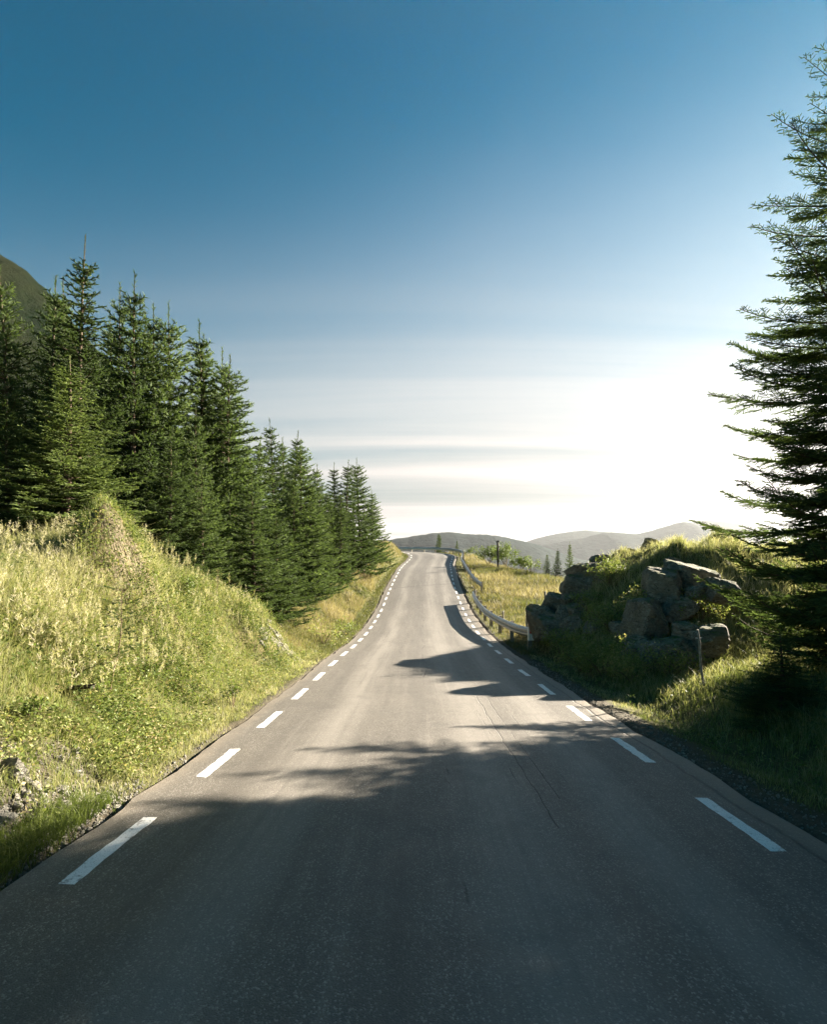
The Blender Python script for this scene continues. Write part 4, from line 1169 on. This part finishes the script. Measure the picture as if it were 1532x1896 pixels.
def leafy(x, y, z, h, nleaf, size, v, r, spread=0.35):
    """weeds: whorls of broad leaves round short stems"""
    n = len(x); K = nleaf
    q = r.uniform(0.1, 1.0, (n, K)); a = r.uniform(0, 6.28, (n, K))
    rad = spread * h[:, None] * (1.1 - q * 0.7) * r.uniform(0.3, 1.0, (n, K))
    c = np.stack([x[:, None] + np.cos(a) * rad, y[:, None] + np.sin(a) * rad, z[:, None] + q * h[:, None]], -1)
    d = np.stack([np.cos(a), np.sin(a), r.normal(0.25, 0.5, (n, K))], -1); d = unit(d)
    sd = unit(np.cross(d, np.array([0, 0, 1.0]) + r.normal(0, 0.4, (n, K, 3))))
    L = size * r.uniform(0.6, 1.3, (n, K))[..., None]
    V = np.stack([c, c + d * L * 0.5 + sd * L * 0.24, c + d * L, c + d * L * 0.5 - sd * L * 0.24], 2).reshape(-1, 3)
    b = np.arange(n * K)[:, None] * 4
    T = np.vstack([b + [[0, 1, 2]], b + [[0, 2, 3]]])
    vv = np.clip(np.repeat(v, K) + r.normal(0, 0.13, n * K), 0, 1)
    return V, T, np.repeat(vv, 4)


def tufted(cx_, cy_, per, sd_, r):
    n = len(cx_)
    return (np.repeat(cx_, per) + r.normal(0, sd_, n * per), np.repeat(cy_, per) + r.normal(0, sd_, n * per), np.repeat(r.normal(0, 0.10, n), per), np.repeat(r.uniform(0.75, 1.25, n), per))


def strip(n, s0, s1, u0, u1, side, r, pw=1.25):
    """points along the road, denser close to the camera"""
    q = r.uniform(0, 1, n); e_ = 1 - pw
    s = (s0 ** e_ + q * (s1 ** e_ - s0 ** e_)) ** (1 / e_)
    u = u0 + (u1 - u0) * r.uniform(0, 1, n)
    p_ = road_pt(s, side * ((LW if side < 0 else RW) + u))
    return p_[:, 0], p_[:, 1]


r5 = np.random.default_rng(77)


def emit(name, parts, mat, label, cat='grass'):
    V = np.vstack([p_[0] for p_ in parts]); off = 0; T = []
    for p_ in parts: T.append(p_[1] + off); off += len(p_[0])
    v = np.clip(np.concatenate([p_[2] for p_ in parts]), 0, 1)
    o = obj(name, mesh_np(name, V, np.vstack(T), mat, {'v': v}))
    return tag(o, label, cat, kind='stuff')


def patch(x, y, sc, seed): return fbm(x * sc, y * sc, seed, 3)


# left bank
parts, weeds = [], []
cx_, cy_ = strip(15500, 2.6, 15.8, 0.05, 4.6, -1, r5, 1.2)
x, y, dv, hm = tufted(cx_, cy_, 9, 0.05, r5)
z, s1, t1, so = lookup(x, y, GZ, GSs, GTs, SOg); u = -t1 - LW
v0 = np.interp(s1, _ls, _lv)
up = sstep(0.45, 2.0, u - v0) * (0.55 + 0.45 * sstep(13.5, 9, s1))
pt = patch(x, y, 0.9, 91)
h = np.where(u < v0 * 0.9, 0.07 + 0.10 * sstep(0.1, 0.8, u), 0.15 + 0.28 * up) * hm * r5.uniform(0.6, 1.25, len(x)) * (1 + 0.35 * pt)
col_v = 0.54 + 0.26 * up + dv + 0.24 * pt + r5.normal(0, 0.16, len(x)) + 0.20 * (u < v0)
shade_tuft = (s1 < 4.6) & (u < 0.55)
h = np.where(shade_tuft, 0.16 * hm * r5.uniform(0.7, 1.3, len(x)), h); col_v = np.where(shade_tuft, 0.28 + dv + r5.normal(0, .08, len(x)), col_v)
hum = np.exp(-(((x + 5.2) / 0.75) ** 2 + ((y - 9.0) / 0.85) ** 2)); h = h * (1 - 0.6 * hum); col_v = col_v + 0.2 * hum
keep = (hum < 0.25 + 0.3 * r5.uniform(0, 1, len(x))) & (u > 0.06) & ((so < 0.5) | (r5.uniform(0, 1, len(x)) < 0.55 * (patch(x, y, 2.6, 131) > 0.02) + 0.06) | (shade_tuft & (u < 0.5) & (u > .12)))
dist = np.hypot(x, y); w = 0.0046 * np.maximum(1, dist / 7.0) * r5.uniform(0.6, 1.3, len(x))
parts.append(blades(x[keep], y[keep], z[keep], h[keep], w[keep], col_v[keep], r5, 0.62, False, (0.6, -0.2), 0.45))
# plateau above the bank
cx_ = r5.uniform(-13, -4.8, 4200); cy_ = r5.uniform(5.5, 15.5, 4200)
x, y, dv, hm = tufted(cx_, cy_, 8, 0.06, r5); z, s1, t1 = lookup(x, y, GZ, GSs, GTs); k_ = (-t1 - LW) > 2.4
parts.append(blades(x[k_], y[k_], z[k_], (0.30 * hm * r5.uniform(.6, 1.3, len(x)))[k_], np.full(k_.sum(), 0.007), (0.55 + dv + r5.normal(0, .1, len(x)))[k_], r5, 0.4))
# hummock: long dry grass combed downhill
nh = 9000
a = r5.uniform(0, 6.28, nh); rr_ = np.abs(r5.normal(0, 0.52, nh)); x = -5.12 + np.cos(a) * rr_; y = 9.0 + np.sin(a) * rr_ * 1.1; z = lookup(x, y, GZ)
k_ = patch(x, y, 4.5, 141) < 0.22; x, y, z = x[k_], y[k_], z[k_]; nh = len(x)
e_ = 0.12; dx_ = (lookup(x + e_, y, GZ) - lookup(x - e_, y, GZ)); dy_ = (lookup(x, y + e_, GZ) - lookup(x, y - e_, GZ))
dn = -np.stack([dx_, dy_], 1); dn = dn / (np.linalg.norm(dn, axis=1, keepdims=True) + 1e-6) + r5.normal(0, 0.35, (nh, 2)); L = r5.uniform(0.08, 0.22, nh)[:, None]
x1, y1 = x + dn[:, 0] * L[:, 0] * 0.5, y + dn[:, 1] * L[:, 0] * 0.5; x2, y2 = x + dn[:, 0] * L[:, 0], y + dn[:, 1] * L[:, 0]
wd = np.stack([-dn[:, 1], dn[:, 0], np.zeros(nh)], 1); wd = unit(wd) * 0.004
q0 = np.stack([x, y, z], 1); q1 = np.stack([x1, y1, lookup(x1, y1, GZ) + r5.uniform(.02, .07, nh)], 1); q2 = np.stack([x2, y2, lookup(x2, y2, GZ) + r5.uniform(-.01, .03, nh)], 1)
V = np.stack([q0 - wd, q0 + wd, q1 + wd, q1 - wd, q2], 1).reshape(-1, 3); b = np.arange(nh)[:, None] * 5
Vb = (V, np.stack([b + [[0, 1, 2]], b + [[0, 2, 3]], b + [[3, 2, 4]]], 1).reshape(-1, 3), np.repeat(0.92 + r5.normal(0, .14, nh), 5))
THB = Vb
Vq, Tq, vq = THB
emit('thatch', [(Vq, Tq, vq - 0.12)], M['dry_grass'], 'brown matted dead grass on the hummock above the left bank')
emit('tall_grass', parts, M['grass'], 'sunlit tall grass covering the left bank, straw-coloured towards the top')
cx_, cy_ = strip(3000, 4.5, 15, 1.1, 4.4, -1, r5, 1.1)
x, y = cx_, cy_; z, s1, t1, so = lookup(x, y, GZ, GSs, GTs, SOg); k_ = (so < 0.3) & (patch(x, y, 0.8, 95) > -0.25) & (np.hypot(x + 5.2, y - 9.0) > 0.95)
emit('seed_grass', [panicles(x[k_], y[k_], z[k_], r5.uniform(0.35, 0.68, k_.sum()), r5, 0.84 + r5.normal(0, .1, k_.sum()))], M['grass'], 'pale feathery seed heads standing above the left bank grass')
x, y = strip(7500, 3.2, 15.5, 0.35, 3.2, -1, r5, 1.2)
z, s1, t1, so = lookup(x, y, GZ, GSs, GTs, SOg); k_ = ((so < 0.45) | (r5.uniform(0, 1, len(x)) < 0.45)) & (patch(x, y, 1.1, 97) > -0.15)
n_ = k_.sum()
weeds.append(leafy(x[k_], y[k_], z[k_], r5.uniform(0.10, 0.36, n_), 15, 0.042, 0.68 + r5.normal(0, .17, n_), r5, 0.6))
cs = r5.uniform(4.5, 14, 46); cu = r5.uniform(0.7, 3.0, 46)
xs_ = np.repeat(cs, 26) + r5.normal(0, 0.20, 46 * 26); us_ = np.repeat(cu, 26) + r5.normal(0, 0.20, 46 * 26)
p_ = road_pt(xs_, -LW - us_); z, so = lookup(p_[:, 0], p_[:, 1], GZ, SOg); k_ = (so < .4) & (us_ > 0.4); n_ = k_.sum()
weeds.append(leafy(p_[k_, 0], p_[k_, 1], z[k_], r5.uniform(0.18, 0.42, n_), 18, 0.05, np.repeat(r5.uniform(0.1, 0.5, 46), 26)[k_] + r5.normal(0, .08, n_), r5, 0.5))
emit('weeds', weeds, M['leaf'], 'leafy green weeds mixed into the lower left bank', 'weeds')
# left verge and bank further away
x, y = strip(76000, 14.5, 68, 0.06, 4.6, -1, r5, 1.15); z, s1, t1 = lookup(x, y, GZ, GSs, GTs); u = -t1 - LW
pt = patch(x, y, 0.6, 99); ver = u < 0.8
h = np.where(ver, 0.12, 0.30 + 0.22 * pt) * r5.uniform(.5, 1.3, len(x)); cv = np.where(ver, 0.36, 0.60 + 0.50 * pt) + r5.normal(0, .12, len(x))
dist = np.hypot(x, y); w = 0.0055 * dist / 7
k_ = u > 0.03
emit('verge_grass', [blades(x[k_], y[k_], z[k_], h[k_], w[k_], cv[k_], r5, 0.45, True)], M['dry_grass'], 'grass verge along the left road edge from the bank to the bend')
# right verge near the camera
cx_, cy_ = strip(8800, 2.4, 16, 0.30, 6.5, 1, r5, 1.25)
x, y, dv, hm = tufted(cx_, cy_, 9, 0.05, r5); z, s1, t1, so = lookup(x, y, GZ, GSs, GTs, SOg); u = t1 - RW
pt = patch(x, y, 0.8, 103)
h = (0.07 + 0.20 * sstep(0.6, 2.2, u)) * hm * r5.uniform(.6, 1.3, len(x)) * (1 + 0.5 * pt)
h = np.where((u > 1.6) & (s1 < 7.5), h * 1.5, h)
cv = 0.58 + dv + 0.20 * pt + r5.normal(0, .12, len(x)) + 0.20 * sstep(7, 12, s1)
k_ = (so < 0.55) | (r5.uniform(0, 1, len(x)) < 0.03)
w = 0.0048 * np.maximum(1, np.hypot(x, y) / 7.0)
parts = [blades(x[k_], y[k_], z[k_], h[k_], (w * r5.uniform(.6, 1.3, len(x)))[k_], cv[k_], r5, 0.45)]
emit('roadside_grass', parts, M['grass'], 'shaded green grass along the right road edge below the spruce')
x, y = strip(900, 3, 16, 0.6, 4.5, 1, r5, 1.2); z, so = lookup(x, y, GZ, SOg); k_ = so < 0.4; n_ = k_.sum()
emit('weeds', [leafy(x[k_], y[k_], z[k_], r5.uniform(0.08, 0.24, n_), 14, 0.04, 0.42 + r5.normal(0, .14, n_), r5, 0.6)], M['leaf'], 'leafy weeds in the shaded right verge grass', 'weeds')
# mound
x = r5.uniform(4.0, 14, 9500); y = 9.5 + 9.5 * r5.uniform(0, 1, 9500)
x, y, dv, hm = tufted(x, y, 6, 0.07, r5); z = lookup(x, y, GZ); pt = patch(x, y, 0.7, 107)
h = (0.20 + 0.12 * pt) * hm * r5.uniform(.6, 1.35, len(x)); cv = 0.60 + dv + 0.2 * pt + r5.normal(0, .1, len(x)) + 0.14 * sstep(13, 17, y)
emit('outcrop_grass', [blades(x, y, z, h, 0.0085 * r5.uniform(.6, 1.3, len(x)), cv, r5, 0.5)], M['grass'], 'backlit yellow-green grass on the rocky outcrop to the right')
# meadow
x, y = strip(95000, 15.5, 66, 0.15, 17, 1, r5, 1.1); z, s1, t1 = lookup(x, y, GZ, GSs, GTs); u = t1 - RW; pt = patch(x, y, 0.28, 109); pt2 = patch(x, y, 0.9, 113)
cr = np.interp(s1, [-30, 20, 30, 40, 45, 50, 56, 60, 66, 120], [60, 30, 17, 10.0, 6.8, 4.2, 2.3, 1.7, 1.7, 1.7])
k_ = (u < cr + 1.5) & ~((x > 3.9) & (y < 19))
h = np.where(u < 0.9, 0.14, 0.34 + 0.2 * pt2) * r5.uniform(.5, 1.3, len(x)); cv = np.where(u < 0.7, 0.45, 0.66 + 0.55 * pt + 0.30 * pt2) + r5.normal(0, .1, len(x))
w = 0.0065 * np.hypot(x, y) / 7
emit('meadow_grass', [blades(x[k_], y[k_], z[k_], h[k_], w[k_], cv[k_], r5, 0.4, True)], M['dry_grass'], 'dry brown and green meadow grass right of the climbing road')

# ------------------------------------------------------------------ shrubs and saplings
def shrub(px, py, d, wid, hgt, nl, size, v, label, seed, name='shrub', zoff=0.0, on_ground=True, stems=9):
    r = np.random.default_rng(seed); c = P(px, py, d)
    z0 = gz(c[0], c[1]) if on_ground else c[2]
    e = empty(name, (c[0], c[1], z0)); tag(e, label, 'shrub')
    sm = MB(); tips = []
    for i in range(stems):
        a = r.uniform(0, 6.28); q = r.uniform(0.3, 1.0)
        tp = np.array([math.cos(a) * wid / 2 * q, math.sin(a) * wid / 2 * q, hgt * (1.05 - 0.45 * q * q) * r.uniform(0.8, 1.05)])
        pts = np.array([[0, 0, -0.05], tp * [0.35, 0.35, 0.45], tp]); sm.tube(pts, [0.012 * hgt + .003, 0.008 * hgt + .002, 0.002], 5, False); tips.append((pts, tp))
        for j in range(3):
            f = r.uniform(0.35, 0.8); st = pts[1] + (pts[2] - pts[1]) * f; en = st + r.normal(0, 0.16, 3) * wid * 0.7 + [0, 0, 0.12 * hgt]
            sm.tube([st, en], [0.003, 0.0015], 4, False); tips.append((np.array([st, (st + en) / 2, en]), en))
    sm.build('stem', M['stem'], e)
    cl_ = np.vstack([np.vstack([pp[1] + (pp[2] - pp[1]) * q for q in (0.35, 0.7, 1.0)]) for pp, _ in tips])
    ci = r.integers(0, len(cl_), nl); c_ = cl_[ci] + r.normal(0, 0.055 * max(wid, hgt), (nl, 3)); c_[:, 2] = np.maximum(c_[:, 2], 0.03)
    dv_ = unit(r.normal(0, 1, (nl, 3)) + [0, 0, 0.3]); sd = unit(np.cross(dv_, r.normal(0, 1, (nl, 3)))); L = size * r.uniform(0.6, 1.3, nl)[:, None]
    V = np.stack([c_, c_ + dv_ * L * .5 + sd * L * .26, c_ + dv_ * L, c_ + dv_ * L * .5 - sd * L * .26], 1).reshape(-1, 3)
    b = np.arange(nl)[:, None] * 4; T = np.vstack([b + [[0, 1, 2]], b + [[0, 2, 3]]])
    vv = np.repeat(np.clip(v + r.normal(0, .14, nl), 0, 1), 4)
    obj('foliage', mesh_np('foliage', V, T, M['leaf'], {'v': vv}), e)
    return e


shr = [
    (1185, 1150, 13.0, 1.0, 1.1, 1500, 0.06, 0.85, 'bright backlit leafy bush in the middle of the outcrop'),
    (1075, 1230, 12.8, 1.5, 0.75, 2200, 0.05, 0.62, 'low willow shrub on the verge in front of the outcrop, leftmost'),
    (1120, 1260, 11.6, 1.4, 0.70, 2200, 0.05, 0.55, 'low dark shrub on the verge between the willow and the post'),
    (1175, 1275, 10.7, 1.3, 0.60, 2000, 0.045, 0.72, 'low brownish shrub on the verge below the layered slab'),
    (1135, 1200, 13.4, 1.3, 0.75, 1800, 0.05, 0.62, 'shrub under the outcrop slope, left of the big rounded boulder'),
    (1245, 1215, 10.6, 0.9, 0.50, 1000, 0.045, 0.66, 'small shrub beside the low layered slab'),
    (1040, 1200, 14.6, 1.2, 0.6, 1400, 0.05, 0.60, 'green shrub at the foot of the outcrop near the guardrail end'),
    (1130, 1100, 15.6, 1.4, 0.7, 1600, 0.05, 0.64, 'wide green shrub halfway up the outcrop, above the inclined pale rock'),
    (1300, 1130, 12.4, 1.0, 0.6, 1200, 0.05, 0.66, 'shrub between the dark rock wall and the spruce boughs'),
    (1090, 1120, 15.2, 0.9, 0.6, 1000, 0.05, 0.60, 'bush growing from the joint between the tall dark face and the inclined rock'),
    (1215, 1105, 11.9, 0.7, 0.5, 800, 0.045, 0.62, 'bush in the gap between the angular boulder and the rounded one'),
    (1262, 1190, 10.8, 0.8, 0.45, 900, 0.045, 0.60, 'leafy bush creeping over the upper layered slab'),
    (330, 1110, 10.6, 0.8, 0.40, 700, 0.045, 0.40, 'green bush on the crest of the left bank below the dense spruces'),
    (270, 1230, 7.6, 0.5, 0.28, 420, 0.04, 0.32, 'low dark bush in the middle of the left bank'),
    (60, 1300, 5.0, 0.4, 0.28, 420, 0.04, 0.36, 'dark bush above the scree at the left edge'),
    (430, 1258, 8.7, 0.35, 0.40, 260, 0.04, 0.25, 'dark little shrub in the weeds near the road on the left bank'),
    (600, 1175, 18.5, 1.6, 0.7, 900, 0.06, 0.70, 'brown-green shrub at the end of the left bank below the spruces'),
    (640, 1150, 21.5, 1.2, 0.6, 700, 0.06, 0.55, 'shrub on the left verge right of the brown-green one'),
    (905, 1050, 53, 2.2, 1.9, 1800, 0.14, 0.30, 'rounded green bush on the meadow crest left of the utility pole'),
    (938, 1058, 51, 2.6, 2.4, 2200, 0.14, 0.28, 'tallest green bush right behind the utility pole'),
    (965, 1068, 49, 1.8, 1.5, 1300, 0.13, 0.30, 'lower green bush right of the one behind the utility pole'),
    (985, 1075, 47, 1.5, 1.4, 450, 0.13, 0.40, 'pale loose bush left of the three small spruces'),
    (870, 1035, 60, 1.6, 1.0, 300, 0.14, 0.30, 'small bush where the far guardrail turns'),
    (722, 1028, 50, 0.8, 0.7, 300, 0.10, 0.15, 'dark little bush at the foot of the bank on the inside of the bend'),
]
for i, a in enumerate(shr): shrub(*a, seed=700 + i)


def sapling(px0, py0, px1, py1, d, leaves, size, v, label, seed, compound=True):
    r = np.random.default_rng(seed); b = P(px0, py0, d); b[2] = gz(b[0], b[1]); tp = b + np.array([(px1 - px0) / F * d, 0.0, (py0 - py1) / F * d])
    e = empty('sapling', b); tag(e, label, 'sapling')
    h = tp - b; sm = MB()
    q = np.linspace(0, 1, 7); pts = h * q[:, None] + np.stack([0.04 * np.sin(q * 4), 0 * q, 0 * q], 1) * np.linalg.norm(h)
    pts[0][2] -= 0.15
    sm.tube(pts, np.linspace(0.009, 0.003, 7), 5, False)
    Vs, vs = [], []
    for i in range(leaves):
        f = r.uniform(0.28, 1.0); o_ = np.array([np.interp(f, q, pts[:, c]) for c in range(3)]); a = r.uniform(0, 6.28)
        dr = unit(np.array([math.cos(a), math.sin(a) * 0.8, r.uniform(-0.1, 0.5)])); L = np.linalg.norm(h) * r.uniform(0.14, 0.26) * (1.2 - f * 0.5)
        en = o_ + dr * L; sm.tube([o_, en], [0.002, 0.001], 3, False)
        m_ = 7 if compound else 2
        for j in range(m_):
            c = o_ + (en - o_) * (0.3 + 0.7 * j / max(1, m_ - 1))
            for sg in ((-1, 1) if j < m_ - 1 else (0,)):
                ld = unit(dr * (0.6 if sg else 1) + sg * unit(np.cross(dr, [0, 0, 1.0])) + [0, 0, r.normal(-0.1, .15)]); sd = unit(np.cross(ld, [0, 0, 1.0])) * size * 0.2
                Vs += [c, c + ld * size * .5 + sd, c + ld * size, c + ld * size * .5 - sd]; vs += [np.clip(v + r.normal(0, .08), 0, 1)] * 4
    sm.build('stem', M['stem'], e)
    n = len(Vs) // 4; b_ = np.arange(n)[:, None] * 4
    obj('foliage', mesh_np('foliage', np.array(Vs), np.vstack([b_ + [[0, 1, 2]], b_ + [[0, 2, 3]]]), M['leaf'], {'v': np.array(vs)}), e)


sapling(200, 1262, 232, 1070, 6.5, 40, 0.085, 0.06, 'slender rowan sapling with feathery leaves on the left bank', 801)
sapling(398, 1050, 405, 1000, 12.2, 26, 0.075, 0.85, 'pale broad-leaved sapling against the dark spruces above the bank', 802, False)

# ------------------------------------------------------------------ air
hz = MB(); hz.box((0, 0, 30), (16000, 16000, 320))
m = bpy.data.materials.new('haze_air'); m.use_nodes = True; m.node_tree.nodes.clear()
pv = m.node_tree.nodes.new('ShaderNodeVolumePrincipled'); pv.inputs['Color'].default_value = (0.93, 0.96, 1.0, 1)
pv.inputs['Density'].default_value = 0.00005; pv.inputs['Anisotropy'].default_value = 0.55
mo = m.node_tree.nodes.new('ShaderNodeOutputMaterial'); m.node_tree.links.new(pv.outputs[0], mo.inputs['Volume'])
HAZE = hz.build('haze', m); tag(HAZE, 'thin bright haze filling the valley air', 'haze', kind='stuff')
